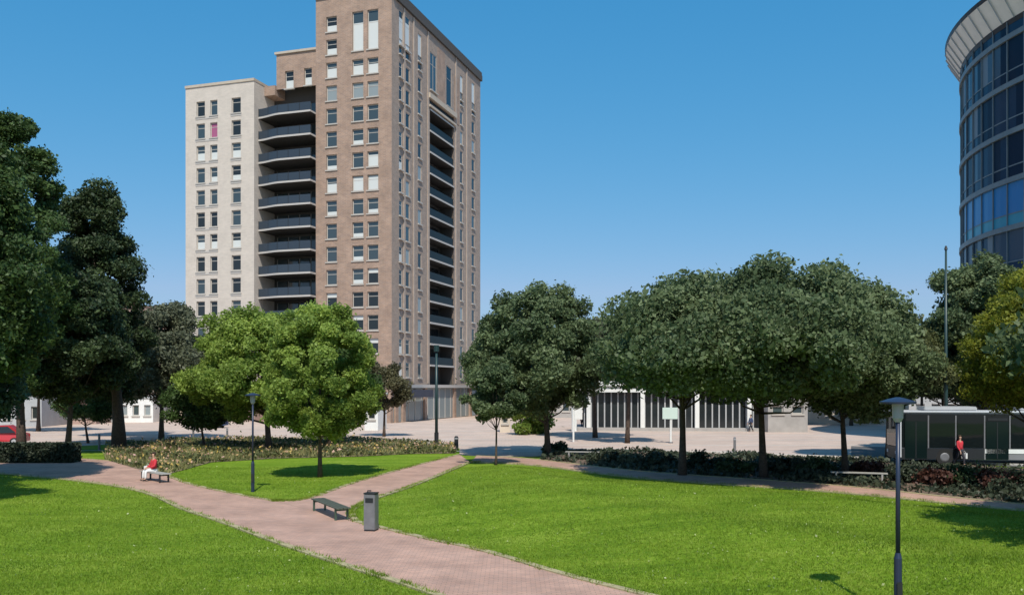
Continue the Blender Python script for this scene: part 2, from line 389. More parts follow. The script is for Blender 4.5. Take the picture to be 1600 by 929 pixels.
# ------------------------------------------------------------------ leaf scattering
def leaf_mesh(name, pos, size, tint, seed, up=.0, aspect=1.6, nrm=None):
    """each leaf a folded diamond of two triangles"""
    rg = np.random.default_rng(seed); n = len(pos)
    d = rg.normal(size=(n, 3)); d /= np.linalg.norm(d, axis=1, keepdims=True)
    q = rg.normal(size=(n, 3)); q[:, 2] += up
    if nrm is not None: q = q * .75 + nrm * .8
    u = np.cross(d, q); u /= np.linalg.norm(u, axis=1, keepdims=True) + 1e-9
    s = size * rg.lognormal(-.08, .35, (n, 1)).clip(.4, 1.9)
    a = u * s * .5 * aspect; b_ = np.cross(u, q); b_ /= np.linalg.norm(b_, axis=1, keepdims=True) + 1e-9; b_ = b_ * s * .5
    fold = q / (np.linalg.norm(q, axis=1, keepdims=True) + 1e-9) * s * .12
    V = np.stack([pos - a, pos + b_ + fold, pos + a, pos - b_ + fold], 1).reshape(-1, 3)
    me = bpy.data.meshes.new(name)
    me.vertices.add(4 * n); me.vertices.foreach_set('co', V.astype(np.float32).ravel())
    me.loops.add(4 * n); me.loops.foreach_set('vertex_index', np.arange(4 * n, dtype=np.int32))
    me.polygons.add(n); me.polygons.foreach_set('loop_start', np.arange(0, 4 * n, 4, dtype=np.int32))
    me.polygons.foreach_set('loop_total', np.full(n, 4, np.int32))
    at_ = me.attributes.new('tint', 'FLOAT', 'POINT'); at_.data.foreach_set('value', np.repeat(tint, 4).astype(np.float32))
    me.update(calc_edges=True); me.validate()
    return me

def crown(name, parent, m, rx, ry, z0, z1, seed, nleaf, leaf=.2, clumps=70, offs=(0, 0), shape='dome', gap=.0, crs=1.0):
    rg = np.random.default_rng(seed)
    cs = []; k = 0
    while len(cs) < clumps and k < 20000:
        k += 1
        p = rg.normal(size=3); p /= np.linalg.norm(p); r = rg.uniform(.3, 1) ** .33
        p = p * r * (1 + .07 * math.sin(5 * math.atan2(p[1], p[0]) + seed) + .05 * math.sin(7 * p[2] + seed))
        zt = (p[2] + 1) / 2                              # 0 bottom .. 1 top
        if shape == 'dome':                                 # broad skirt, rounded top
            if zt < .5: zt = .5 - (.5 - zt) * 1.0
            wd = 1.0
            x, y = p[0], p[1]
            z = p[2] if p[2] > 0 else p[2] * .8
            x *= 1 + (.18 if p[2] < -.1 else 0); y *= 1 + (.18 if p[2] < -.1 else 0)
            zt = (z + .8) / 1.8
        elif shape == 'column':
            zt = rg.uniform(0, 1); wd = (1 - max(0, zt - .35) ** 1.6 * 1.55) * (.55 + .45 * min(1, zt / .25))
            an = rg.uniform(0, 2 * math.pi); rr = rg.uniform(.3, 1) ** .5
            x, y = math.cos(an) * rr * wd, math.sin(an) * rr * wd
        else: x, y = p[0], p[1]
        cs.append((x * rx * .86 + offs[0], y * ry * .86 + offs[1], z0 + (z1 - z0) * (.04 + .9 * zt)))
    cs = np.array(cs)
    cr = (rx + ry) / 2 * (clumps ** (-1 / 3)) * (1.15 if shape == 'column' else .98) * rg.uniform(.65, 1.25, len(cs)) * crs
    wts = cr ** 2; wts /= wts.sum(); idx = rg.choice(len(cs), nleaf, p=wts)
    d = rg.normal(size=(nleaf, 3)); d /= np.linalg.norm(d, axis=1, keepdims=True)
    rad = rg.uniform(0, 1, (nleaf, 1)) ** .4
    # sprigs: clustered twigs give a ragged silhouette
    pos = cs[idx] + d * rad * cr[idx][:, None] * np.array([1.1, 1.1, .78]) + rg.normal(scale=.07 * cr.mean(), size=(nleaf, 3))
    nsp = nleaf // 14; si = rg.integers(0, nleaf, nsp)
    far = rg.random(nsp) < .3
    cen = np.array([offs[0], offs[1], (z0 + z1) / 2])
    out = pos[si] - cen; out /= np.linalg.norm(out, axis=1, keepdims=True)
    tw = pos[si][far] + out[far] * (cr.mean() * .12)
    kk = 5
    tips = np.repeat(tw, kk, 0) + rg.normal(scale=leaf * 1.3, size=(len(tw) * kk, 3))
    ct = rg.uniform(0, 1, len(cs))
    tint = np.clip(.6 * ct[idx] + .4 * rg.uniform(0, 1, nleaf), 0, 1)
    pos = np.concatenate([pos, tips]); tint = np.concatenate([tint, rg.uniform(.2, 1, len(tips))])
    pos[:, 2] = np.maximum(pos[:, 2], z0 - .2 * (z1 - z0) * .4)
    nr = pos - cen; nr /= np.linalg.norm(nr, axis=1, keepdims=True)
    me = leaf_mesh(name, pos, leaf, tint, seed + 5, nrm=nr); me.materials.append(m)
    o = bpy.data.objects.new(name, me); C.objects.link(o); o.parent = parent
    return o, cs

def tree(name, label, px, Z, top, half, bottom, mk, seed, nleaf=16000, leaf=.22, clumps=70, shape='dome', tr=.2, offs=0, deep=.95, oy=0, cat='tree', group='trees around the lawns', crs=1.0, X=None):
    """half in metres; top and bottom of crown in metres"""
    if X is None: X = at(px, Z)
    root = thing(name, label, cat, (X, Z, 0), 0, group)
    rg = random.Random(seed)
    near = group != 'trees far behind the plaza'; nleaf = int(nleaf * (2.6 if near else 1.3)); leaf *= .62 if near else .85; clumps = int(clumps * 1.5)
    co, cs = crown('crown', root, L[mk], half * 1.1, half * 1.1 * deep, bottom, top, seed, nleaf, leaf, clumps, (offs, oy), shape, crs=crs)
    b = MB(); H = bottom + (top - bottom) * .72; pts = []; rs = []
    lx, ly = rg.uniform(-.3, .3), rg.uniform(-.3, .3)
    for i in range(9):
        t = i / 8; z = H * t
        pts.append((lx * math.sin(t * 2.2) + offs * t ** 1.5, ly * math.sin(t * 2.6), z - (.1 if i == 0 else 0)))
        rs.append(tr * (1.35 if i == 0 else 1.08 if i == 1 else 1) * (1 - .78 * t))
    b.tube(pts, rs, 10)
    sel = rg.sample(range(len(cs)), min(14, len(cs)))
    for s_ in sel:
        c = Vector(cs[s_]); t0 = rg.uniform(.35, .8)
        zb = min(max(bottom * .8, c.z * t0), H * .9); f = zb / H
        st = Vector((lx * math.sin(f * 2.2) + offs * f ** 1.5, ly * math.sin(f * 2.6), zb))
        md = st.lerp(c, .5) + Vector((0, 0, -.12 * (c - st).length))
        r0 = tr * (1 - .7 * f) * .45
        b.tube([st, md, c], [r0, r0 * .6, r0 * .18], 6, cap=False)
    b.build('trunk', M['bark'], root, smooth=True)
    return root

# ------------------------------------------------------------------ apartment tower
CX, CY = at(612, 115.4), 115.4
UA = math.atan2(-.303, .953)
TW = thing('apartment_tower', 'tall apartment tower with an orange-brown brick front, cream brick wing and curved balconies', 'apartment building', (CX, CY, 0), UA)
def fx(px, y=0.0):                               # local x on the front plane local-y = y at photo column px
    k = (px - 800) / F; return (k * (CY + .953 * y) - CX - .303 * y) / (.953 + .303 * k)
def sy(px, x=0.0):                               # local y on the side plane local-x = x
    k = (px - 800) / F; return (k * (CY - .303 * x) - (CX + .953 * x)) / (.303 - .953 * k)
def dep(x, y): return CY - .303 * x + .953 * y
def wall(b, axis, fixed, a0, a1, z0, z1, ops, depth, sgn):
    """wall in plane (axis 'x': runs along x at y=fixed; 'y': runs along y at x=fixed) with openings (a0,a1,z0,z1); reveals go back by depth in direction sgn"""
    As = sorted({a0, a1, *[v for o_ in ops for v in o_[:2]]}); Zs = sorted({z0, z1, *[v for o_ in ops for v in o_[2:4]]})
    def P(a, z, d=0): return (a, fixed + sgn * d, z) if axis == 'x' else (fixed + sgn * d, a, z)
    for i in range(len(As) - 1):
        # merge vertically
        run = None
        for j in range(len(Zs) - 1):
            ca, cz = (As[i] + As[i + 1]) / 2, (Zs[j] + Zs[j + 1]) / 2
            hole = any(o_[0] < ca < o_[1] and o_[2] < cz < o_[3] for o_ in ops) or not (a0 < ca < a1)
            if not hole:
                if run is None: run = Zs[j]
            if (hole or j == len(Zs) - 2) and run is not None:
                e = Zs[j] if hole else Zs[j + 1]
                b.quad(P(As[i], run), P(As[i + 1], run), P(As[i + 1], e), P(As[i], e)); run = None
    for (p, q, r, s_) in ops:
        b.quad(P(p, r), P(p, s_), P(p, s_, depth), P(p, r, depth)); b.quad(P(q, r), P(q, s_), P(q, s_, depth), P(q, r, depth))
        b.quad(P(p, r), P(q, r), P(q, r, depth), P(p, r, depth)); b.quad(P(p, s_), P(q, s_), P(q, s_, depth), P(p, s_, depth))

WCACHE = {}
def window(parent, axis, fixed, a0, a1, z0, z1, sgn, glassmat, frame='frame', split=False, blind=None, stuff=None):
    """window part (frame) > pane; sunk by .22 m in its opening"""
    W, H = round(a1 - a0, 3), round(z1 - z0, 3); key = (W, H, frame, split)
    ft = .11
    if key not in WCACHE:
        f = MB(); w2 = W / 2
        f.box(-w2, w2, -.04, .04, 0, ft); f.box(-w2, w2, -.04, .04, H - ft, H)
        f.box(-w2, -w2 + ft, -.04, .04, ft, H - ft); f.box(w2 - ft, w2, -.04, .04, ft, H - ft)
        if split: f.box(-.04, .04, -.038, .038, ft, H - ft)
        if H > 1.7: f.box(-w2 + ft, w2 - ft, -.036, .036, H * .68, H * .68 + .07)
        f.box(-w2 - .12, w2 + .12, -.36, -.05, -.16, -.012)     # sill
        p = MB(); p.box(-w2 + .02, w2 - .02, -.012, .012, .02, H - .02)
        WCACHE[key] = (f, p, {})
    f, p, c = WCACHE[key]
    def mesh_of(mb, nm, mt):
        if (nm, mt) not in c:
            ob = mb.build(nm, M[mt]); c[(nm, mt)] = ob.data; bpy.data.objects.remove(ob)
        return c[(nm, mt)]
    fo = bpy.data.objects.new('window', mesh_of(f, 'window', frame)); C.objects.link(fo); fo.parent = parent
    d = (.24 if axis == 'x' else .09) * sgn
    ac = (a0 + a1) / 2
    fo.location = (ac, fixed + d, z0) if axis == 'x' else (fixed + d, ac, z0)
    fo.rotation_euler = (0, 0, 0 if axis == 'x' else R(90))
    po = bpy.data.objects.new('pane', mesh_of(p, 'pane', glassmat)); C.objects.link(po); po.parent = fo
    if blind:
        key2 = ('blind', round(blind, 2))
        if key2 not in c:
            q = MB(); w2 = W / 2; q.box(-w2 + .1, w2 - .1, -.028, -.014, .12 if blind > 0 else H * (1 + blind), (.12 + blind * (H - .2)) if blind > 0 else H - .1)
            ob = q.build('blind', M['glass_blind']); c[key2] = ob.data; bpy.data.objects.remove(ob)
        bo = bpy.data.objects.new('blind', c[key2]); C.objects.link(bo); bo.parent = fo
    return fo

FH = 3.03
# front brick face: columns at 518, 559, 582; right corner at x=0
XL = fx(493.5); TOP = 55.9
cols = [(fx(518) - .78, fx(518) + .78), (fx(559) - .80, fx(559) + .80), (fx(582.5) - .78, fx(582.5) + .78)]
ops = []; wins = []
for n in range(0, 14):
    zc = 40.3 - FH * (11 - n)
    for ci, (a, b_) in enumerate(cols):
        o_ = (a, b_, zc - 1.0, zc + 1.0); ops.append(o_); wins.append((o_, n, ci))
for zc in (40.3 + 3 * FH, 40.3 + 4 * FH):
    o_ = (*cols[0], zc - 1.0, zc + 1.0); ops.append(o_); wins.append((o_, 20, 0))
for ci in (1, 2):
    o_ = (*cols[ci], 48.5, 53.6); ops.append(o_); wins.append((o_, 21, ci))
b = MB(); wall(b, 'x', 0, XL, 0, 5.0, TOP, ops, .3, 1)
b.build('brick_front', M['brick'], TW)
stone_frames = MB()
gl = {0: 'glass', 1: 'glass_half', 2: 'glass_dark'}
n100 = 0
for (o_, n, ci) in wins:
    g = 'glass'; bl = None
    if n == 13: bl = .62
    elif n == 12: g = 'glass_half'
    elif n == 8: bl = .6 if ci == 0 else .95
    elif n == 21: bl = .72
    elif n == 9 and ci == 2: bl = .8
    elif n in (1, 2, 3) or n == 4 and ci == 2: g = 'glass_dark'; bl = -.0 if n != 4 else None; bl = (-.3 if (n + ci) % 3 == 0 else None)
    elif n == 0: g = 'glass_dark'
    elif n == 20: g = 'glass_dark'; bl = .4
    elif rnd.random() < .2: bl = .25
    window(TW, 'x', 0, *o_, 1, g, blind=bl)
# corner strip: front and side share the corner; side (right) face x = 0
YB = sy(750.5)
slot0, slot1 = sy(671.5), sy(709)
side_cols = [(623.5, 628.5), (634, 640), (653, 658.5), (719, 723), (737, 741.5)]
sc = [(sy(p), sy(q)) for p, q in side_cols]
ops2 = []; w2s = []
for n in range(0, 15):
    zc = 40.3 - FH * (11 - n)
    for ci, (a, b_) in enumerate(sc):
        if n == 14 and ci in (3, 4): pass
        tall = 1.0
        o_ = (a, b_, zc - tall, zc + tall); ops2.append(o_); w2s.append((o_, n, ci))
tall_ops = [(sc[0][0], sc[0][1] + .3, 49.6, 54.2), (sc[1][0] - .2, sc[1][1], 49.6, 54.2), (sc[2][0], sc[2][1], 49.6, 53.4), (sc[4][0], sc[4][1], 49.2, 53.6), (sc[3][0], sc[3][1], 49.2, 53)]
for o_ in tall_ops: ops2.append(o_); w2s.append((o_, 21, 5))
# penthouse openings above the slot
ph = [(sy(672), sy(682), 47.0, 52.4), (sy(697.5), sy(705.5), 46.6, 52.6)]
slot_top = 45.6
ops2.append((slot0, slot1, 5.0, slot_top))
b = MB(); wall(b, 'y', 0, 0, YB, 5.0, TOP - .9, ops2 + ph, .3, -1)
b.build('shaded_brick_side', M['brick_shaded'], TW)
b = MB(); b.box(.01, .05, sy(684), sy(695), 45.9, 54.0); b.box(.01, .05, sy(709.5), sy(717), 45, 52); b.build('orange_panel', M['brick'], TW)
# vertical pilasters on the side, pale
for p in (631, 646, 668.5, 712, 729):
    b = MB(); b.box(.01, .11, sy(p) - .2, sy(p) + .2, 5.2, TOP - 1); b.build('pilaster', M['pilaster'], TW)
stuffF, stuffP = MB(), MB()
order = sorted(w2s, key=lambda t: t[0][0])
cnt = 0
cream_n = 33
budget = 100 - len(wins) - cream_n - 2
for (o_, n, ci) in order:
    if cnt < budget:
        cnt += 1
        window(TW, 'y', 0, *o_, -1, rnd.choice(['glass', 'glass_dark', 'glass_dark']), blind=.8 if n == 21 else (.5 if rnd.random() < .2 else None))
    else:
        a0, a1, z0, z1 = o_; x0 = -.1; q = .08
        stuffF.mi = 0
        stuffF.box(x0 - .04, x0 + .04, a0, a1, z0, z0 + q); stuffF.box(x0 - .04, x0 + .04, a0, a1, z1 - q, z1)
        stuffF.box(x0 - .04, x0 + .04, a0, a0 + q, z0 + q, z1 - q); stuffF.box(x0 - .04, x0 + .04, a1 - q, a1, z0 + q, z1 - q)
        stuffF.box(-.1, .18, a0 - .1, a1 + .1, z0 - .18, z0 - .01)
        stuffF.mi = rnd.choice([1, 2, 2, 2, 3]) if n != 21 else 4
        stuffF.box(x0 - .01, x0 + .01, a0 + .02, a1 - .02, z0 + .02, z1 - .02)
tag(stuffF.build('windows', [M['frame'], M['glass'], M['glass_dark'], M['glass_half'], M['glass_blind']], TW), kind='stuff')
window(TW, 'y', 0, *ph[0], -1, 'glass', split=True)
window(TW, 'y', 0, *ph[1], -1, 'glass_dark', frame='frame_grey')
# slot (right side balconies)
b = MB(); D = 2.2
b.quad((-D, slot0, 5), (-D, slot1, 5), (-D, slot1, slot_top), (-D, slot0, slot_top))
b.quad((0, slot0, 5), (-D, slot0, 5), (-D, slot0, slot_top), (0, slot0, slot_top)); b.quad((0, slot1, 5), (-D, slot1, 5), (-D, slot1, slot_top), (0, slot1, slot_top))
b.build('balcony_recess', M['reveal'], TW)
levels = [41.0 - FH * i for i in range(0, 13)]
for i in range(-1, 12):
    z = 41.0 - FH * i + .2
    s_ = MB(); s_.box(-D, .1, slot0 + .02, slot1 - .02, z - .26, z); s_.m[0] = 1; so_ = s_.build('balcony', [M['slab'], M['soffit_shade']], TW)
    r_ = MB(); r_.box(-.12, -.09, slot0 + .04, slot1 - .04, z + .01, z + 1.1); r_.build('railing', M['rail'], so_)
    g_ = MB(); g_.box(-D + .03, -D + .07, slot0 + 1, slot1 - 1, z + .1, z + 2.4); g_.build('glass_door', M['glass_dark'], so_)
b = MB(); b.box(.01, .35, slot0 - .6, slot1 + .6, slot_top, slot_top + .7); b.box(.01, .3, slot0 - .4, slot1 + .4, slot_top - 1.2, slot_top - .9); b.build('lintel', M['stone'], TW)
# tops
b = MB(); b.box(XL - .1, .25, -.2, YB + .1, TOP, TOP + .5); b.box(-.3, .32, .3, YB + .15, TOP - .9, TOP - .002); b.build('cornice', M['reveal'], TW)
# inner mass (hides interior) and back walls
b = MB(); b.box(XL + .4, -2.6, 3.2, YB, 0, TOP - .1); b.box(-2.62, -.4, .6, slot0 - .3, 0, TOP - .1); b.box(-2.62, -.4, slot1 + .3, YB, 0, TOP - .1)
b.box(XL + .4, -2.64, .6, 3.18, 0, TOP - .1); b.build('core', M['brick_shaded'], TW)
b = MB(); wall(b, 'y', XL, 0, 6, 5, TOP, [], .1, 1); wall(b, 'x', YB, XL, 0, 5, TOP - .5, [], .1, 1); b.build('brick_return', M['brick'], TW)
# cream wing
YC = -1.5; c0, c1 = fx(290, YC), fx(397, YC)
CTOP = hy(139, dep(c0, YC)); CT2 = CTOP
ccols = [(fx(313.5, YC) - .68, fx(313.5, YC) + .68), (fx(334, YC) - .58, fx(334, YC) + .58), (fx(369, YC) - .72, fx(369, YC) + .72)]
ops3 = []; w3 = []
for n in range(0, 12):
    zc = 42.6 - FH * (11 - n)
    for ci, (a, b_) in enumerate(ccols):
        hh = 1.02; o_ = (a, b_, zc - hh, zc + hh); ops3.append(o_); w3.append((o_, n, ci))
b = MB(); wall(b, 'x', YC, c0, c1, 4.5, CTOP, ops3, .3, 1)
b.quad((c1, YC, 4.5), (c1, 6, 4.5), (c1, 6, CTOP), (c1, YC, CTOP)); b.quad((c0, YC, 4.5), (c0, 20, 4.5), (c0, 20, CTOP), (c0, YC, CTOP))
b.build('cream_wall', M['cream'], TW)
k3 = 0
for (o_, n, ci) in w3:
    if n == 0: 
        continue
    g = 'glass_dark' if rnd.random() < .5 else 'glass'; bl = None
    if n == 10 and ci == 1: g = 'glass_pink'
    if n in (9, 5): bl = .5
    if n == 8 and ci != 0: bl = .35
    window(TW, 'x', YC, *o_, 1, g, blind=bl)
b = MB(); b.box(c0 - .05, c1 + .05, YC - .12, 20, CTOP, CTOP + .35); b.build('parapet', M['stone'], TW)
for (o_, n, ci) in w3:
    if n == 0: continue
    b = MB()
    if ci == 0: b.box(o_[0] - .1, ccols[1][1] + .1, YC - .05, YC + .02, o_[2] - .42, o_[2] - .17)
    elif ci == 2: b.box(o_[0] - .1, o_[1] + .1, YC - .05, YC + .02, o_[2] - .42, o_[2] - .17)
    else: continue
    b.build('sill_band', M['slab'], TW)
b = MB(); b.box(c0 + .4, c1 - .4, YC + .6, 20, 0, CTOP - .05); b.box(c1 - .38, XL + .3, 3.6, 20, 0, 44.3); b.build('wing_core', M['brick_shaded'], TW)
# step-back piece with two windows
YS = 1.2; s0, s1 = fx(432, YS), XL + .2
STOP = hy(86, dep(s0, YS)); SB = hy(131, dep(s0, YS))
so1 = [(fx(452, YS) - .66, fx(452, YS) + .66, hy(125, 118), hy(97, 118)), (fx(482, YS) - .66, fx(482, YS) + .5, hy(123, 118), hy(96, 118))]
b = MB(); wall(b, 'x', YS, s0, s1, SB, STOP, so1, .3, 1); b.quad((s0, YS, SB), (s0, 12, SB), (s0, 12, STOP), (s0, YS, STOP)); b.box(s0 + .02, s1, YS + .5, 12, SB + .1, STOP - .05)
b.build('stepped_storey', M['brick'], TW)
for o_ in so1: window(TW, 'x', YS, *o_, 1, 'glass_dark', blind=.45)
b = MB(); b.box(s0 - .2, s1, YS - .2, 12, STOP, STOP + .3); b.build('parapet', M['stone'], TW)
# balcony bay: back wall, doors, curved slabs with glass rails
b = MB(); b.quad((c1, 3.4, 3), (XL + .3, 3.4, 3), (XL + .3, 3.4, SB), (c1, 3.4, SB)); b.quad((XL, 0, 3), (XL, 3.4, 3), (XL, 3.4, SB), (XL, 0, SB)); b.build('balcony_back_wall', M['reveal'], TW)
b = MB(); b.box(c1 + .02, s0 - .02, .9, 3.6, SB - 1.6, SB - .3); b.build('bay_fascia', M['brick'], TW)
xa, xb, xc = c1 + .02, fx(437, -1.4), XL - .02
def edge_y(x):
    t = min(1, max(0, (x - xa) / (xb - xa))); t = t * t * (3 - 2 * t)
    return -.55 - .85 * t
xsn = [xa + (xc - xa) * i / 20 for i in range(21)]
sl_b, ra_b, do_b = MB(), MB(), MB()
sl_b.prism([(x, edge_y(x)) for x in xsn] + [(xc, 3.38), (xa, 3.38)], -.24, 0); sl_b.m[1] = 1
for i in range(20):
    x0, x1 = xsn[i], xsn[i + 1]; y0, y1 = edge_y(x0) + .06, edge_y(x1) + .06
    for (za, zb) in ((.03, 1.08),):
        ra_b.v += [(x0, y0, za), (x1, y1, za), (x1, y1, zb), (x0, y0, zb), (x0, y0 + .03, za), (x1, y1 + .03, za), (x1, y1 + .03, zb), (x0, y0 + .03, zb)]
        n = len(ra_b.v) - 8
        for q in ((0, 1, 2, 3), (5, 4, 7, 6), (3, 2, 6, 7), (1, 0, 4, 5)): ra_b.f.append(tuple(n + t for t in q)); ra_b.m.append(0)
    if i % 4 == 0: ra_b.mi = 1; ra_b.box(x0, x0 + .05, y0 - .03, y0 + .05, .02, 1.12); ra_b.mi = 0
do_b.mi = 0
for i in range(5):
    x0 = xa + .6 + i * 1.75
    if x0 + 1.5 > xc: break
    do_b.mi = 0; do_b.box(x0, x0 + 1.45, 3.3, 3.36, .05, 2.45)
    do_b.mi = 1; do_b.box(x0 - .08, x0, 3.26, 3.38, .05, 2.5)
proto = sl_b.build('balcony', [M['slab'], M['soffit_shade']], TW); r1 = ra_b.build('railing', [M['rail_blue'], M['dark']], proto); d1 = do_b.build('glass_doors', [M['glass'], M['frame_grey']], proto)
for i, z in enumerate([41.0 - FH * k for k in range(0, 12)]):
    if i == 0: o = proto
    else: o = copy_tree(proto, TW)
    o.location = (0, 0, z)
# ground storey: glazed shop base under dark canopy, pale lintel band
b = MB(); b.box(XL - .1, .15, -.15, 1.2, 4.55, 5.0); b.box(-.9, .18, 1.25, YB, 4.55, 5.0); b.build('base_band', M['slab'], TW)
for y in (1.3, sy(630), sy(664), sy(710), sy(735), YB - .8):
    b = MB(); b.box(-.7, 0, y, y + .8, 0, 4.55); b.build('base_pier', M['brick'], TW)
for x in (XL + .1, -6.2, -.95):
    b = MB(); b.box(x, x + .8, 0, .8, 0, 4.55); b.build('base_pier', M['brick'], TW)
b = MB(); b.mi = 0; b.box(-.4, -.3, 1.15, YB - .85, .1, 4.5); b.box(XL + .95, -1, .5, .58, .1, 4.5)
b.mi = 1
for i in range(14): y = 1.4 + i * 2.2; b.box(-.3, -.24, y, y + .12, .1, 4.5)
for i in range(5): x = XL + 1.4 + i * 1.8; b.box(x, x + .12, .42, .5, .1, 4.5)
b.build('shop_glazing', [M['glass_half'], M['frame']], TW)
b = MB(); b.box(.2, 1.6, sy(627), sy(660), 3.3, 4.3); b.build('shop_canopy', M['navy'], TW)
b = MB(); b.box(c0 + .4, c1 - .3, YC + .5, 15, 0, 4.4); b.build('wing_base', M['pinkwall'], TW)

# ------------------------------------------------------------------ curved office tower (right)
OC = (57.0, 67.7); OR = 20.6
OT = thing('office_tower', 'round dark glass office tower with curved floor bands and a flared pale crown', 'office building', (OC[0], OC[1], 0))
N = 144
def ring(b, r0, z0, r1, z1, sel=lambda i: True):
    for i in range(N):
        if not sel(i): continue
        a, c = 2 * math.pi * i / N, 2 * math.pi * (i + 1) / N
        b.quad((r0 * math.cos(a), r0 * math.sin(a), z0), (r0 * math.cos(c), r0 * math.sin(c), z0), (r1 * math.cos(c), r1 * math.sin(c), z1), (r1 * math.cos(a), r1 * math.sin(a), z1))
FO = 3.5; zt = 31.6
base_z = hy(358, 65) - FO * 4       # band heights from the row where the band crosses column 1590
bands = [base_z + FO * i for i in range(0, 9)]
for i, z in enumerate(bands):
    b = MB(); ring(b, OR + .18, z, OR + .18, z + .38); ring(b, OR - .05, z, OR + .18, z); ring(b, OR + .18, z + .38, OR - .05, z + .38)
    b.build('floor_band', M['tower_band'], OT)
    top = z + FO if i < len(bands) - 1 else zt
    rr = random.Random(100 + i); b = MB()
    cells = [rr.choice([0, 0, 0, 1, 1, 2, 2, 2, 6]) for _ in range(N)]
    for j in range(N):
        b.mi = cells[j]
        if i == 6 and 0: pass
        a, c = 2 * math.pi * j / N, 2 * math.pi * (j + 1) / N
        pa = math.degrees((a + c) / 2) % 360
        b.mi = cells[j]; ring(b, OR, z + .38, OR, z + 1.35, lambda q, j=j: q == j) if False else None
        for (u0, u1, mi) in ((.38, 1.2, 2 if cells[j] == 2 else 0), (1.2, top - z, cells[j])):
            if i == 4 and 162 < pa < 202: mi = 4 if u0 < 1 else 3
            b.mi = mi
            b.quad((OR * math.cos(a), OR * math.sin(a), z + u0), (OR * math.cos(c), OR * math.sin(c), z + u0), (OR * math.cos(c), OR * math.sin(c), z + u1), (OR * math.cos(a), OR * math.sin(a), z + u1))
        if j % 2 == 0:
            b.mi = 5; mx = Matrix.Rotation(a, 4, 'Z'); b.box(OR, OR + .1, -.035, .035, z + .38, top, mx)
        b.mi = 5
    for j in range(N):
        a = 2 * math.pi * j / N; c = 2 * math.pi * (j + 1) / N; b.mi = 5
        b.quad(((OR + .03) * math.cos(a), (OR + .03) * math.sin(a), z + 1.17), ((OR + .03) * math.cos(c), (OR + .03) * math.sin(c), z + 1.17), ((OR + .03) * math.cos(c), (OR + .03) * math.sin(c), z + 1.26), ((OR + .03) * math.cos(a), (OR + .03) * math.sin(a), z + 1.26))
    b.build('glazed_storey', [M['tower_glass'], M['tower_glass_b'], M['tower_glass_c'], M['tower_blue'], M['tower_cyan'], M['tower_band'], M['tower_blind']], OT)
b = MB(); ring(b, OR - .1, 0, OR - .1, bands[0]); b.build('tower_base', M['conc'], OT)
b = MB(); ring(b, OR + .12, zt - .1, OR + 1.2, zt + 1.7)
b.build('crown_fascia', M['canopy'], OT)
b = MB(); ring(b, OR + .02, zt - .45, OR + .12, zt - .1); ring(b, OR + 1.2, zt + 1.68, OR + 1.28, zt + 2.0); ring(b, OR + 1.28, zt + 2.0, 0.1, zt + 2.05)
b.build('crown_rim', M['dark'], OT)
rb = None
for i in range(96):
    if rb is None:
        b = MB(); b.tube([(OR + .15, 0, zt - .16), (OR + 1.26, 0, zt + 1.66)], [.05, .05], 4); rb = b.build('crown_rib', M['greyp'], OT); c_ = rb
    else:
        c_ = rb.copy(); C.objects.link(c_); c_.parent = OT
    c_.rotation_euler = (0, 0, 2 * math.pi * i / 96)
# ------------------------------------------------------------------ glazed pavilion with white columns
ZP = 95.0
PV = thing('pavilion', 'low glazed pavilion with white columns and flat white roof behind the trees', 'pavilion', (at(1045, ZP), ZP, 0), R(-4))
hw = (1195 - 915) / 2 * ZP / F
b = MB(); b.box(-hw, hw, -.6, 9, 4.75, 5.25); b.build('roof', M['white'], PV, bevel=.03)
b = MB(); b.box(-hw + .2, hw - .2, .5, 9, 5.25, 5.9); b.build('roof_edge', M['frame_grey'], PV)
b = MB(); b.box(-hw + .5, hw - .5, .6, .66, .35, 4.6); b.box(-hw + .5, hw - .5, 8.5, 8.6, .1, 4.6); b.build('glass_wall', M['glass_dark'], PV)
b = MB(); b.box(-hw + .5, hw - .5, -.35, -.1, 4.1, 4.75); b.build('fascia', M['white'], PV)
b = MB(); b.box(-hw - .2, hw + .2, -.5, 9, 0, .33); b.build('plinth', M['conc'], PV)
for i, px in enumerate((920, 1004, 1088, 1168, 1192)):
    x = at(px, ZP) - at(1045, ZP); c_ = MB(); c_.box(x - .22, x + .22, -.42, 0, .33, 4.75); c_.build('column', M['white'], PV, bevel=.02)
for i in range(26):
    x = -hw + .6 + i * (2 * hw - 1.2) / 25; c_ = MB(); c_.box(x - .07, x + .07, .46, .6, .33, 4.75); c_.build('mullion', M['greyp'], PV)
b = MB(); b.box(-hw + .6, hw - .6, 5, 5.1, .33, 3.0); b.build('inner_screen', M['conc'], PV)
# entrance portal left of it
ZQ = 94.0
b = MB(); b.box(-.25, .25, -.3, .3, 0, 5.0); 
PQ = thing('entrance_frame', 'slim white post and lintel left of the pavilion', 'frame', (at(897, ZQ), ZQ, 0))
b.build('post', M['white'], PQ, bevel=.02)
b = MB(); b.box(-.2, 1.7, -.25, .25, 5.0, 5.2); b.build('lintel', M['white'], PQ)
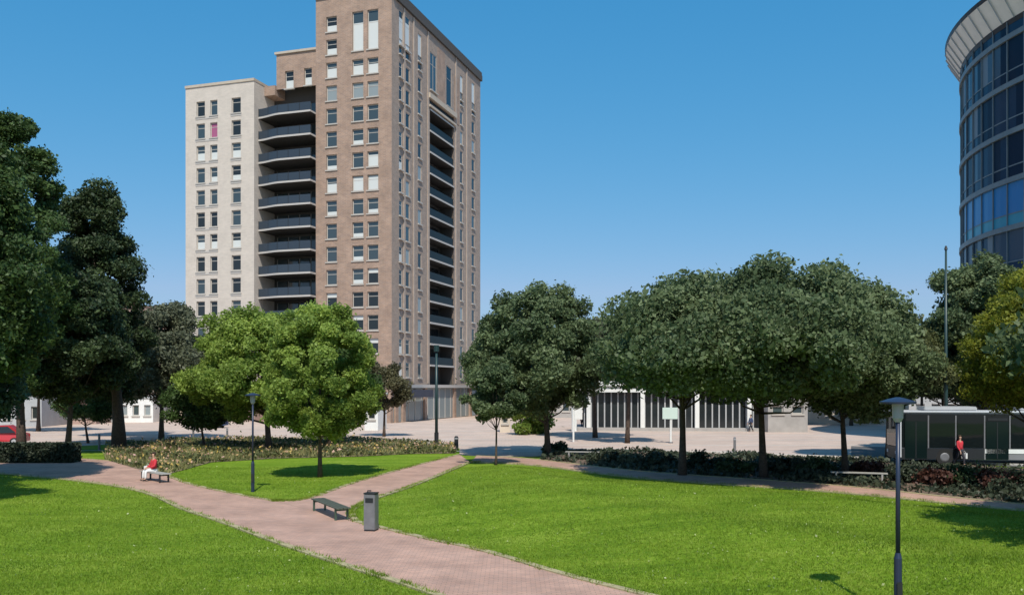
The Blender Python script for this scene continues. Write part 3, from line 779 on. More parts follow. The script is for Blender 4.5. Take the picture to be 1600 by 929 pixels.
# grey concrete building to the right of the pavilion
def blockb(name, label, px0, px1, Z, ytop, depth, wm, rm, rz=0, nwx=4, nwz=1, cat='building', wz=(1.0, 2.4), floor=3.0, pitched=False, group=None):
    x0, x1 = at(px0, Z), at(px1, Z); H = hy(ytop, Z); W = (x1 - x0) / 2
    t = thing(name, label, cat, ((x0 + x1) / 2, Z, 0), rz, group)
    ops_ = []; step = 2 * W / nwx
    for f in range(nwz):
        for i in range(nwx):
            c_ = -W + step * (i + .5); ops_.append((c_ - step * .28, c_ + step * .28, f * floor + wz[0], f * floor + wz[1]))
    b = MB(); wall(b, 'x', 0, -W, W, 0, H, ops_, .25, 1)
    b.quad((-W, 0, 0), (-W, depth, 0), (-W, depth, H), (-W, 0, H)); b.quad((W, 0, 0), (W, depth, 0), (W, depth, H), (W, 0, H)); b.quad((-W, depth, 0), (W, depth, 0), (W, depth, H), (-W, depth, H))
    b.build('wall', wm, t)
    for o_ in ops_:
        window(t, 'x', 0, *[round(v, 2) for v in o_], 1, rnd.choice(['glass', 'glass_dark', 'glass_half']))
    b = MB()
    if pitched:
        e = .35; hh = 2.6
        b.v += [(-W - e, -e, H), (W + e, -e, H), (W + e, depth + e, H), (-W - e, depth + e, H), (-W - e, depth / 2, H + hh), (W + e, depth / 2, H + hh)]
        b.f += [(0, 1, 5, 4), (2, 3, 4, 5), (0, 4, 3), (1, 2, 5), (0, 3, 2, 1)]; b.m += [0] * 5
    else:
        b.box(-W - .12, W + .12, -.12, depth + .1, H, H + .3); b.box(-W * .3, W * .2, 2, 4, H + .3, H + 1.1)
    b.build('roof', rm, t)
    return t
blockb('concrete_building', 'low plain grey concrete block right of the pavilion', 1200, 1262, 92, 618, 8, M['conc'], M['greyp'], 0, 2, 1, wz=(1.9, 2.7))
blockb('beige_building', 'low beige block seen between the trunks left of the bus', 1282, 1420, 112, 606, 10, M['beige'], M['greyp'], 0, 6, 1)
blockb('station_building', 'two storey building with long flat roof edge above the bus', 1330, 1620, 120, 584, 12, M['greyp'], M['white'], R(-3), 12, 2)
# buildings on the left
blockb('brick_apartment_block', 'distant brick apartment block showing its roof above the dark trees', 120, 262, 150, 480, 14, M['pinkwall'], M['roof'], R(8), 7, 5)
blockb('terrace_house', 'white low house with grey roof between the left trunks', 150, 238, 118, 622, 9, M['white'], M['greyp'], R(4), 5, 1, wz=(.9, 2.3))
blockb('terrace_house', 'pale pink brick row behind the leftmost trees', 38, 148, 112, 632, 9, M['pinkwall'], M['roof'], R(6), 7, 1, wz=(.8, 1.9))
blockb('terrace_house', 'pale grey house at the far left edge behind the tree trunk', -60, 62, 104, 598, 9, M['greyp'], M['roof'], R(6), 6, 1, wz=(.9, 2.4), pitched=False)
blockb('shop_row', 'low beige shop row under the bright green trees', 240, 420, 128, 636, 9, M['beige'], M['greyp'], 0, 9, 1, wz=(.5, 1.6))
blockb('white_kiosk', 'bright white kiosk right of the big bright green tree', 569, 591, 96, 617, 3.0, M['white'], M['white'], R(-10), 1, 1, cat='kiosk', wz=(1.2, 2.2))
blockb('white_kiosk', 'small cream kiosk between the thin trunk and the dome tree', 781, 797, 92, 637, 2.5, M['beige'], M['white'], 0, 1, 1, cat='kiosk', wz=(.9, 1.5))
blockb('far_building', 'long low pale building behind the crowns left of the pavilion', 752, 915, 135, 588, 10, M['conc'], M['white'], 0, 8, 1)
blockb('far_building', 'long grey low building behind the central dome trees', 940, 1330, 150, 570, 12, M['greyp'], M['roof'], 0, 14, 2)

# ------------------------------------------------------------------ street furniture
def lamp(label, X, Y, H=4.25):
    t = thing('street_lamp', label, 'street lamp', (X, Y, 0), 0, 'navy post lamps along the main path')
    b = MB(); b.tube([(0, 0, -.05), (0, 0, 1.25), (0, 0, 1.36)], [.075, .075, .048], 16); b.build('base', M['navy'], t, smooth=False)
    b = MB(); b.cyl(0, 0, 1.36, H - .35, .046, .04, 14); b.build('pole', M['navy'], t, smooth=True)
    b = MB(); b.tube([(0, 0, H - .38), (0, 0, H - .3), (0, 0, H - .02)], [.055, .1, .11], 18); b.build('lantern', M['glass_half'], t, smooth=False)
    b = MB(); b.tube([(0, 0, H - .02), (0, 0, H + .02), (0, 0, H + .07), (0, 0, H + .11)], [.33, .34, .2, .04], 28); b.build('shade', M['navy'], t, smooth=False)
    b = MB(); b.box(-.05, .05, -.097, -.084, .45, .8); b.build('service_door', M['dark'], t)
    return t
lamp('navy post lamp beside the main path below the bright green trees', *gp(395, 768))
lamp('navy post lamp standing closest, in front of the bus', at(1403, 17.6), 17.6, 4.3)
# litter bin
bx, by = gp(580, 829)
t = thing('litter_bin', 'upright grey litter bin beside the dark bench', 'litter bin', (bx, by, 0), R(-12))
b = MB(); b.box(-.19, .19, -.18, .18, .06, 1.2); b.build('body', M['zinc'], t, bevel=.02)
b = MB(); b.box(-.17, .17, -.16, .16, 0, .06); b.build('foot', M['dark'], t)
b = MB(); b.box(-.2, .2, -.19, .19, 1.2, 1.24); b.build('lid', M['dark'], t, bevel=.01)
b = MB(); b.box(-.13, .13, -.19, -.181, .93, 1.08); b.build('slot', M['dark'], t)
b = MB(); b.tube([(-.1, -.05, 1.24), (-.1, -.05, 1.30), (.02, -.05, 1.30)], [.02, .02, .02], 6); b.build('handle', M['dark'], t)
# benches
def bench(label, X, Y, rz, Lb, top, leg, back=False, group='park benches'):
    t = thing('park_bench', label, 'bench', (X, Y, 0), rz, group)
    b = MB()
    for i in range(4): b.box(-Lb / 2, Lb / 2, -.25 + i * .13, -.14 + i * .13, .42, .46)
    b.build('seat', top, t)
    for x in (-Lb / 2 + .25, Lb / 2 - .25):
        b = MB(); b.box(x - .04, x + .04, -.24, -.18, 0, .42); b.box(x - .04, x + .04, .18, .24, 0, .42); b.box(x - .035, x + .035, -.18, .18, .34, .4); b.build('leg', leg, t)
    if back:
        b = MB()
        for i in range(2):
            b.box(-Lb / 2, Lb / 2, .27 + i * .03, .31 + i * .03, .58 + i * .17, .70 + i * .17)
        bo = b.build('backrest', top, t)
        for x in (-Lb / 2 + .25, Lb / 2 - .25):
            b = MB(); b.tube([(x, .26, .40), (x, .345, .88)], [.022, .02], 6); b.build('bracket', leg, bo)
    return t
p1 = Vector(gp(486, 792)); p2 = Vector(gp(553, 821)); mid = (p1 + p2) / 2 + Vector((-.05, .1)); ang = math.atan2(p2.y - p1.y, p2.x - p1.x)
bench('dark wooden bench at the path fork beside the grey bin', mid.x, mid.y, ang, min(3.2, (p2 - p1).length), M['wood'], M['green_paint'])
q1 = Vector(gp(218, 747)); q2 = Vector(gp(268, 756)); qm = (q1 + q2) / 2; qa = math.atan2(q2.y - q1.y, q2.x - q1.x)
bench('pale bench with a seated person in red', qm.x, qm.y, qa, 2.6, M['wood_pale'], M['dark'])
zb = gz(752); bench('long pale bench in front of the dark shrubs below the right trees', at(1342, zb), zb, R(-20), 2.6, M['wood_pale'], M['conc'])
zb = gz(716); bench('pale bench beside the dark shrubs right of the dome tree', at(910, zb), zb, R(-12), 2.2, M['wood_pale'], M['conc'])
# bollards
def bollard(label, px, py, h=.95, r=.1, m='dark'):
    X, Y = gp(px, py); t = thing('bollard', label, 'bollard', (X, Y, 0), 0, 'bollards on the plaza')
    b = MB(); b.tube([(0, 0, 0), (0, 0, h - .08), (0, 0, h)], [r, r * .9, r * .5], 12); b.build('post', M[m], t)
    b = MB(); b.cyl(0, 0, h - .22, h - .14, r * 1.03, None, 12); b.build('band', M['greyp'], t)
bollard('dark bollard at the end of the branch path', 713, 703, 1.05, .16)
bollard('grey bollard between the two large dome tree trunks', 1148, 706, 1.1, .1, 'zinc')
for px, py, lb in ((302, 690, 'grey bollard under the bright green trees, left of the second'), (355, 690, 'grey bollard left of the navy lamp, under the trees'), (155, 703, 'grey bollard left of the thick dark trunk')):
    bollard(lb, px, py, 1.2, .09, 'zinc')
# tall masts
Zm = 70
t = thing('lamp_mast', 'tall dark teal lighting mast in front of the apartment tower', 'lamp post', (at(682, Zm), Zm, 0))
b = MB(); b.cyl(0, 0, 0, 7.4, .13, .09, 14); b.build('pole', M['teal'], t, smooth=True)
b = MB(); b.cyl(0, 0, 7.4, 7.9, .2, .2, 14); b.build('lantern', M['teal'], t)
b = MB(); b.cyl(0, 0, 0, 1.1, .17, .17, 14); b.build('base', M['dark'], t)
Zm = 56
t = thing('tall_mast', 'very tall thin grey mast rising above the right trees', 'mast', (at(1478, Zm), Zm, 0))
b = MB(); b.tube([(0, 0, 0), (0, 0, 5), (0, 0, hy(386, Zm))], [.15, .11, .06], 12); b.build('pole', M['teal'], t, smooth=True)
b = MB(); b.cyl(0, 0, 0, .5, .24, .2, 12); b.build('base', M['dark'], t)
b = MB(); b.cyl(0, 0, hy(390, Zm), hy(384, Zm), .11, .05, 12); b.build('cap', M['dark'], t)
# bus stop sign
X, Y = gp(1048, 692)
t = thing('stop_sign_post', 'white pole with pale green sign panel in front of the pavilion', 'sign', (X, Y, 0))
b = MB(); b.cyl(0, 0, 0, 3.9, .09, .08, 10); b.build('pole', M['white'], t)
b = MB(); b.box(-.7, .55, -.13, -.09, 2.0, 2.95); b.build('panel', mat('pale_green_sign', (.55, .68, .62), .5), t, bevel=.01)
b = MB(); b.cyl(0, 0, 0, .12, .2, .18, 10); b.build('foot', M['zinc'], t)
X, Y = gp(896, 690)
t = thing('information_sign', 'white post with small white board left of the pavilion', 'sign', (X, Y, 0))
b = MB(); b.cyl(0, 0, 0, 4.0, .08, .08, 10); b.build('pole', M['white'], t)
b = MB(); b.box(.1, .75, -.03, .03, 1.9, 2.9); b.build('board', M['white'], t, bevel=.01)

# ------------------------------------------------------------------ people
def skinned(name, verts, edges, radii, m, parent, sub=1):
    me = bpy.data.meshes.new(name); me.from_pydata(verts, edges, []); o = bpy.data.objects.new(name, me); C.objects.link(o)
    md = o.modifiers.new('skin', 'SKIN'); md.use_smooth_shade = True
    for i, r in enumerate(radii): me.skin_vertices[0].data[i].radius = (r, r) if not isinstance(r, tuple) else r
    me.skin_vertices[0].data[0].use_root = True
    s_ = o.modifiers.new('sub', 'SUBSURF'); s_.levels = sub; s_.render_levels = sub
    me.materials.append(m); dg = bpy.context.evaluated_depsgraph_get(); ev = o.evaluated_get(dg)
    nm = bpy.data.meshes.new_from_object(ev); bpy.data.objects.remove(o)
    nm.polygons.foreach_set('use_smooth', [True] * len(nm.polygons))
    o2 = bpy.data.objects.new(name, nm); C.objects.link(o2); o2.parent = parent; return o2
def person(label, X, Y, rz, top, legs, pose='stand', z=0, bag=None, group=None, seed=0):
    t = thing('person', label, 'person', (X, Y, z), rz, group)
    sit = pose == 'sit'; hipz = .50 if sit else .92
    fwd = -1
    k = {}
    k['pel'] = (0, .0, hipz); k['wa'] = (0, .01, hipz + .17); k['ch'] = (0, .02, hipz + .38); k['nk'] = (0, .01, hipz + .56)
    st = .22 if pose == 'walk' else 0
    for s_, nm in ((-1, 'l'), (1, 'r')):
        k['hip' + nm] = (s_ * .09, 0, hipz - .04)
        if sit: k['kn' + nm] = (s_ * .13, -.44, hipz - .02); k['an' + nm] = (s_ * .14, -.46, .09); k['to' + nm] = (s_ * .15, -.62, .05)
        else: k['kn' + nm] = (s_ * .10, -s_ * st * .7 - .03, .50); k['an' + nm] = (s_ * .10, -s_ * st * 1.3 + (.1 if st else 0), .09); k['to' + nm] = (s_ * .11, -s_ * st * 1.3 + (.1 if st else 0) - .15, .04)
        k['sh' + nm] = (s_ * .19, .02, hipz + .48)
        if sit: k['el' + nm] = (s_ * .26, -.06, hipz + .20); k['wr' + nm] = (s_ * .12, -.28, hipz + .14); k['ha' + nm] = (s_ * .08, -.37, hipz + .10)
        else: k['el' + nm] = (s_ * .25, .03 + s_ * st * .3, hipz + .20); k['wr' + nm] = (s_ * .25, -.10 + s_ * st * .5, hipz - .02); k['ha' + nm] = (s_ * .25, -.12 + s_ * st * .55, hipz - .12)
    hd = hipz + .74
    K = lambda *n: [k[i] for i in n]
    # body: one continuous surface
    v = K('pel', 'wa', 'ch', 'nk') + [(0, -.005, hipz + .62), (0, -.01, hd), (0, -.01, hd + .07)]
    e = [(0, 1), (1, 2), (2, 3), (3, 4), (4, 5), (5, 6)]; r = [.13, .12, .13, .055, .055, .088, .07]
    for nm in 'lr':
        n = len(v); v += K('hip' + nm, 'kn' + nm, 'an' + nm, 'to' + nm); e += [(0, n), (n, n + 1), (n + 1, n + 2), (n + 2, n + 3)]; r += [.085, .055, .04, .035]
        n = len(v); v += K('sh' + nm, 'el' + nm, 'wr' + nm, 'ha' + nm); e += [(2, n), (n, n + 1), (n + 1, n + 2), (n + 2, n + 3)]; r += [.055, .04, .028, .036]
        h = Vector(k['ha' + nm]); dr = (h - Vector(k['wr' + nm])).normalized(); sx = Vector((1, 0, 0)) if abs(dr.x) < .8 else Vector((0, 1, 0))
        for q in range(4):
            n2 = len(v); p0 = h + dr * .07 + sx * (q - 1.5) * .022; v.append(tuple(p0)); v.append(tuple(p0 + dr * .04 + Vector((0, .012, 0)))); e += [(n + 3, n2), (n2, n2 + 1)]; r += [.010, .008]
        n2 = len(v); v.append(tuple(h + sx * .05 + dr * .03)); e.append((n + 2, n2)); r.append(.011)
    body = skinned('body', v, e, r, M['skin'], t)
    # shirt / jacket
    v = K('pel', 'wa', 'ch', 'nk'); e = [(0, 1), (1, 2), (2, 3)]; r = [(.20, .17), (.165, .14), (.18, .15), .08]
    for nm in 'lr':
        n = len(v); v += K('sh' + nm, 'el' + nm, 'wr' + nm); e += [(2, n), (n, n + 1), (n + 1, n + 2)]; r += [.075, .06, .045]
    skinned('jacket', v, e, r, top, t)
    v = [k['pel']]; e = []; r = [(.155, .13)]
    for nm in 'lr':
        n = len(v); v += K('hip' + nm, 'kn' + nm, 'an' + nm); e += [(0, n), (n, n + 1), (n + 1, n + 2)]; r += [.1, .075, .06]
    skinned('trousers', v, e, r, legs, t)
    for nm in 'lr':
        v = [Vector(k['an' + nm]) + Vector((0, .03, -.04)), Vector(k['to' + nm]) + Vector((0, 0, .005))]
        skinned('shoe', [tuple(p) for p in v], [(0, 1)], [.048, .042], M['dark'], t)
    hb = MB()
    for i in range(9):
        th = math.pi * .5 * i / 8
    bm = bmesh.new(); bmesh.ops.create_uvsphere(bm, u_segments=14, v_segments=10, radius=.112)
    bmesh.ops.delete(bm, geom=[v_ for v_ in bm.verts if v_.co.y < -.055 and v_.co.z < .045 or v_.co.z < -.07], context='VERTS')
    me = bpy.data.meshes.new('hair'); bm.to_mesh(me); bm.free(); me.materials.append(M['hair']); ho = bpy.data.objects.new('hair', me); C.objects.link(ho); ho.parent = t; ho.location = (0, .005, hd + .045)
    fb = MB()
    for s_ in (-1, 1):
        fb.box(s_ * .035 - .012, s_ * .035 + .012, -.108, -.094, hd + .03, hd + .042)
    fb.box(-.025, .025, -.104, -.09, hd - .035, hd - .025); fb.build('eyes_and_mouth', M['hair'], t)
    nb = MB(); nb.v += [(-.014, -.09, hd - .005), (.014, -.09, hd - .005), (0, -.122, hd), (0, -.095, hd + .035)]; nb.f += [(0, 1, 2), (0, 2, 3), (1, 3, 2)]; nb.m += [0] * 3; nb.build('nose', M['skin'], t)
    if bag:
        g = MB(); g.box(.24, .36, -.22, .12, hipz - .5, hipz - .18); g.tube([(.3, -.15, hipz - .18), (.3, -.06, hipz - .06), (.3, .04, hipz - .18)], [.012] * 3, 6)
        bo = tag(g.build('bag', bag), None); bo.parent = None; bo.location = (X, Y, z); bo.rotation_euler = (0, 0, rz); tag(bo, 'white shopping bag held by the walking person in red', 'bag')
    return t
fx_, fy_ = math.sin(qa), -math.cos(qa)
person('seated person in a red top on the pale bench by the path', qm.x - .15 * math.cos(qa), qm.y - .15 * math.sin(qa) - .02, qa, M['red_cloth'], M['white_cloth'], 'sit', z=-.0 + 0.05)
zz = gz(727); person('walking person in a red coat carrying a white bag beside the bus', at(1500, zz), zz, R(25), M['red_cloth'], M['dark_cloth'], 'walk', bag=M['white_cloth'])
zz = gz(670); person('standing person in dark clothes by the white sign left of the pavilion', at(910, zz), zz, R(20), M['dark_cloth'], M['dark_cloth'], 'stand')
zz = gz(674); person('walking person in dark clothes in front of the right end of the pavilion', at(1173, zz), zz, R(-70), M['blue_cloth'], M['dark_cloth'], 'walk')
# white bag on the bench
b = MB(); b.box(-.16, .16, -.1, .1, 0, .24); b.tube([(-.08, 0, .24), (0, 0, .36), (.08, 0, .24)], [.01] * 3, 5); o = b.build('bag', M['white_cloth'], bevel=.02)
o.location = (qm.x - .85 * math.cos(qa), qm.y - .85 * math.sin(qa), .462); tag(o, 'small white bag standing on the pale bench', 'bag')

# ------------------------------------------------------------------ vehicles
Zb = 53.5; Xb = at(1404, Zb)
B = thing('city_bus', 'city bus with dark windows and pale roof edge waiting at the right under the trees', 'bus', (Xb, Zb, 0), R(-8))
BL, BW, BH = 11.8, 2.5, 3.2
b = MB(); b.mi = 0; b.box(0.0, BL, 0, BW, .32, 1.0); b.mi = 1; b.box(.02, BL - .02, .02, BW - .02, 1.0, 3.08); b.build('body', [M['bus_side'], M['bus_glass']], B, bevel=.04)
b = MB(); b.box(-.02, BL, -.01, BW + .01, 3.08, 3.22); b.build('roof', M['bus_white'], B, bevel=.05)
b = MB(); b.box(1.6, 4.6, .5, 2.0, 3.22, 3.46); b.box(7, 9.6, .5, 2, 3.22, 3.42); b.build('roof_unit', M['greyp'], B, bevel=.05)
b = MB(); b.box(-.015, .16, -.03, -.003, .45, 3.07); b.build('corner_post', M['bus_white'], B)
b = MB(); b.box(-.05, -.01, .12, BW - .12, 1.1, 2.75); b.build('windscreen', M['bus_glass'], B)
b = MB(); b.box(-.045, -.01, .1, BW - .1, .4, 1.05); b.build('front_panel', M['dark'], B)
for y in (.35, BW - .35):
    b = MB(); b.box(-.07, -.04, y - .16, y + .16, .62, .8); b.build('headlight', M['bus_white'], B)
for x0 in (.35, 4.9, 8.6):
    b = MB(); b.mi = 0; b.box(x0, x0 + 1.25, -.03, -.004, .38, 2.6); b.mi = 1; b.box(x0 + .6, x0 + .65, -.045, -.031, .42, 2.56); b.build('door', [M['bus_teal'], M['dark']], B)
for x0, x1 in ((1.75, 3.2), (3.3, 4.75), (6.3, 7.3), (7.4, 8.45), (10.0, 11.6)):
    b = MB(); b.box(x0, x1, -.02, -.004, 1.05, 2.7); b.build('side_window', M['bus_glass'], B)
for x0 in (2.6, 7.55):
    b = MB()
    bm = MB(); bm.tube([(x0, -.03, .48), (x0, .25, .48)], [.48, .48], 24); wo = bm.build('wheel', M['tyre'], B)
    h = MB(); h.tube([(x0, -.05, .48), (x0, -.03, .48)], [.2, .26], 16); h.build('rim', M['zinc'], wo)
for x0 in (1.68, 3.22, 4.82, 6.22, 7.32, 8.5, 9.92, 11.66):
    b = MB(); b.box(x0 - .04, x0 + .04, -.034, -.022, 1.02, 2.95); b.build('window_pillar', M['zinc'], B)
b = MB(); b.box(4.85, BL, -.03, -.012, .72, .98); b.build('side_stripe', M['white'], B)
b = MB(); b.box(0, 4.8, -.028, -.01, .36, .99); b.build('skirt_panel', M['dark'], B)
b = MB(); b.tube([(-.05, -.02, 2.7), (-.35, -.12, 2.65), (-.36, -.14, 2.3)], [.03, .03, .09], 6); b.build('wing_mirror', M['dark'], B)
b = MB(); b.box(5.0, 6.1, -.008, -.003, 2.65, 2.8); b.build('destination_panel', M['dark'], B)

def car(label, px, py, rz, paint, h=1.45, Lc=4.2):
    X, Y = gp(px, py); t = thing('parked_car', label, 'car', (X, Y, 0), rz, 'cars parked along the far street')
    prof = [(-2.1, .3), (-2.1, .72), (-1.95, .86), (-1.15, .95), (-.55, h - .04), (.9, h), (1.75, .98), (2.08, .9), (2.1, .3)]
    b = MB()
    W = .86; n = len(prof)
    def ins(z): return W if z < .98 else W - .16
    b.v = [(x * Lc / 4.2, -ins(z), z) for x, z in prof] + [(x * Lc / 4.2, ins(z), z) for x, z in prof]
    b.f = [tuple(range(n)), tuple(range(2 * n - 1, n - 1, -1))] + [(i, (i + 1) % n, n + (i + 1) % n, n + i) for i in range(n)]; b.m = [0] * len(b.f)
    b.build('body', paint, t, bevel=.03)
    for s_ in (-1, 1):
        g = MB(); pts = [(-.95, .97), (-.5, h - .12), (.82, h - .09), (1.45, 1.0)]; y = s_ * (W - .13)
        g.v = [(x, s_ * (W - .005 if z < 1.01 else W - .155), z) for x, z in pts] + [(x, s_ * (W - .06 if z < 1.01 else W - .19), z) for x, z in pts]
        g.f = [(0, 1, 2, 3), (7, 6, 5, 4), (0, 1, 5, 4), (1, 2, 6, 5), (2, 3, 7, 6)]; g.m = [0] * 5; g.build('side_window', M['glass_dark'], t)
    g = MB(); g.quad((-1.12, -.66, .985), (-.6, -.62, h - .09), (-.6, .62, h - .09), (-1.12, .66, .985)); g.quad((-1.13, -.66, .99), (-.61, -.62, h - .085), (-.61, .62, h - .085), (-1.13, .66, .99)); g.build('windscreen', M['glass_dark'], t)
    for x in (-1.3, 1.3):
        for s_ in (-1, 1):
            q = MB(); q.tube([(x, s_ * .7, .31), (x, s_ * .88, .31)], [.31, .31], 18); wo = q.build('wheel', M['tyre'], t)
            q = MB(); q.tube([(x, s_ * .88, .31), (x, s_ * .895, .31)], [.19, .17], 12); q.build('rim', M['silver'], wo)
    for s_ in (-.6, .6):
        q = MB(); q.box(-2.13, -2.09, s_ - .16, s_ + .16, .6, .72); q.build('headlight', M['bus_white'], t)
        q = MB(); q.box(2.09, 2.125, s_ - .14, s_ + .14, .68, .84); q.build('tail_light', M['redlight'], t)
    return t
car('red car at the far left edge behind the hedge', -2, 695, R(15), M['redcar'], 1.6)
car('dark car parked beneath the bright green trees', 325, 668, R(2), M['blue_cloth'])

# ------------------------------------------------------------------ vegetation beds
rgA = np.random.default_rng(11)
def scatter_poly(poly, n, rg):
    P = np.array(poly); lo, hi = P.min(0), P.max(0); out = np.zeros((0, 2))
    while len(out) < n:
        q = rg.uniform(lo, hi, (n * 2, 2)); q = q[in_poly(q[:, 0], q[:, 1], poly)]; out = np.concatenate([out, q])
    return out[:n]
def blades(name, pts, h, wd, seed, m, lean=.35, zoff=None):
    rg = np.random.default_rng(seed); n = len(pts)
    a = rg.uniform(0, 2 * np.pi, n); hh = h * rg.uniform(.5, 1.25, n)
    dx, dy = np.cos(a) * wd / 2, np.sin(a) * wd / 2
    lx, ly = rg.normal(0, lean, n) * hh, rg.normal(0, lean, n) * hh
    z = np.zeros(n) if zoff is None else zoff
    V = np.stack([np.stack([pts[:, 0] - dx, pts[:, 1] - dy, z], 1), np.stack([pts[:, 0] + dx, pts[:, 1] + dy, z], 1), np.stack([pts[:, 0] + lx, pts[:, 1] + ly, z + hh], 1)], 1).reshape(-1, 3)
    me = bpy.data.meshes.new(name); me.vertices.add(3 * n); me.vertices.foreach_set('co', V.astype(np.float32).ravel())
    me.loops.add(3 * n); me.loops.foreach_set('vertex_index', np.arange(3 * n, dtype=np.int32))
    me.polygons.add(n); me.polygons.foreach_set('loop_start', np.arange(0, 3 * n, 3, dtype=np.int32)); me.polygons.foreach_set('loop_total', np.full(n, 3, np.int32))
    u_ = pts[:, 0] * .73 + pts[:, 1] * .68; v_ = -pts[:, 0] * .68 + pts[:, 1] * .73
    pat = np.sin(v_ * 2.1 + 1.3 * np.sin(u_ * .35) + .8 * np.sin(u_ * 1.1)) * .25 + np.sin(u_ * .8 + 2 * np.sin(v_ * .37)) * .2 + np.sin(u_ * 3.1 + v_ * 2.3 + np.sin(v_ * 4)) * .15
    tn = .55 * rg.uniform(0, 1, n) + .45 * (.5 + pat)
    at_ = me.attributes.new('tint', 'FLOAT', 'POINT'); at_.data.foreach_set('value', np.repeat(np.clip(tn, 0, 1), 3).astype(np.float32))
    me.update(calc_edges=True); me.materials.append(m); o = bpy.data.objects.new(name, me); C.objects.link(o); return o
# grass blades on the lawns in view
def grass_pts(n, seed):
    rg = np.random.default_rng(seed)
    y = 17 + (52 - 17) * rg.random(n) ** 1.5; x = rg.uniform(-.62, .62, n) * y
    ok = ~(in_poly(x, y, main_poly) | in_poly(x, y, branch_poly) | in_poly(x, y, right_poly) | in_poly(x, y, bed_left) | in_poly(x, y, bed_right) | in_poly(x, y, plaza_poly))
    d = np.minimum(dist_line(x, y, main_lo), dist_line(x, y, rp_near)); ok &= (d > .05)
    ok &= in_poly(x, y, right_lawn) | in_poly(x, y, near_lawn) | (y > 36)
    return np.stack([x[ok], y[ok]], 1)
gpts = grass_pts(420000, 3)
edge_pts = []
rge = np.random.default_rng(77)
for ln_ in (main_up, main_up2, main_lo, br_up, br_lo, rp_near):
    A_ = np.array(ln_); seg = rge.integers(0, len(A_) - 1, 6000); tt = rge.random(6000)[:, None]
    P_ = A_[seg] * (1 - tt) + A_[seg + 1] * tt + rge.normal(0, .075, (6000, 2)); P_ = P_[np.sin(P_[:, 0] * 5) + np.sin(P_[:, 1] * 7) + rge.normal(0, .6, len(P_)) > 0]; edge_pts.append(P_)
edge_pts = np.concatenate(edge_pts); edge_pts = edge_pts[(edge_pts[:, 1] > 17) & (edge_pts[:, 1] < 60)]
eo = blades('verge_grass', edge_pts, .12, .03, 14, L['grass'], .6, np.full(len(edge_pts), .01)); tag(eo, 'longer grass creeping over the pale path edging', 'grass', kind='stuff')
dz_ = gpts[rge.choice(len(gpts), 1500, replace=False)]; dz_ = dz_[np.sin(dz_[:, 0] * .6 + 1) * np.sin(dz_[:, 1] * .5) > -.2]
dme = leaf_mesh('clover_flowers', np.column_stack([dz_, lawn_h(dz_[:, 0], dz_[:, 1]) + .05]), .032, rge.uniform(0, 1, len(dz_)), 15); dme.materials.append(leaf_mat('clover', (.35, .42, .12), (.5, .52, .3), .2))
do_ = bpy.data.objects.new('clover_flowers', dme); C.objects.link(do_); tag(do_, 'tiny pale clover flowers dotted over the lawns', 'flowers', kind='stuff')
go = blades('grass', gpts, .065, .02, 4, L['grass'], .5, lawn_h(gpts[:, 0], gpts[:, 1]) - .005); tag(go, 'short mown bright green grass covering the lawns', 'grass', kind='stuff')
# left flower bed: ornamental grasses and flower heads
fp = scatter_poly(bed_left, 24000, rgA)
cl = .5 + .5 * np.sin(fp[:, 0] * 1.1) * np.cos(fp[:, 1] * .9 + 2); fp = fp[rgA.random(len(fp)) < .35 + .65 * cl]
fo = blades('ornamental_grass', fp, .42, .05, 5, L['straw'], .5, np.full(len(fp), .03)); tag(fo, 'straw coloured ornamental grasses filling the left flower bed', 'ornamental grass', kind='stuff')
q = scatter_poly(bed_left, 26000, rgA); pz = rgA.uniform(.05, .5, len(q)) * (.6 + .5 * np.sin(q[:, 0] * .8 + q[:, 1]))
me = leaf_mesh('perennials', np.column_stack([q, pz]), .13, rgA.uniform(0, 1, len(q)), 6); me.materials.append(L['olive'])
o = bpy.data.objects.new('perennials', me); C.objects.link(o); tag(o, 'low green perennials among the straw grasses of the flower bed', 'plants', kind='stuff')
q = scatter_poly(bed_left, 2600, rgA); pz = rgA.uniform(.2, .55, len(q))
me = leaf_mesh('flower_heads', np.column_stack([q, pz]), .1, rgA.uniform(0, 1, len(q)), 8); me.materials.append(leaf_mat('flowers', (.55, .40, .08), (.62, .38, .34), .2))
o = bpy.data.objects.new('flower_heads', me); C.objects.link(o); tag(o, 'small yellow and pink flower heads in the left bed', 'flowers', kind='stuff')
# right bed ground cover
q = scatter_poly(bed_right, 46000, rgA); q = q[np.sin(q[:, 0] * 1.3 + np.sin(q[:, 1])) + rgA.normal(0, .6, len(q)) > -.35]; hh = .1 + .24 * (np.sin(q[:, 0] * .9) * .5 + .5); pz = rgA.uniform(0.03, 1, len(q)) * hh
me = leaf_mesh('ground_cover', np.column_stack([q, pz]), .15, rgA.uniform(0, 1, len(q)), 9); me.materials.append(L['hedge'])
o = bpy.data.objects.new('ground_cover', me); C.objects.link(o); tag(o, 'dark green ground cover beneath the right trees', 'ground cover', kind='stuff')
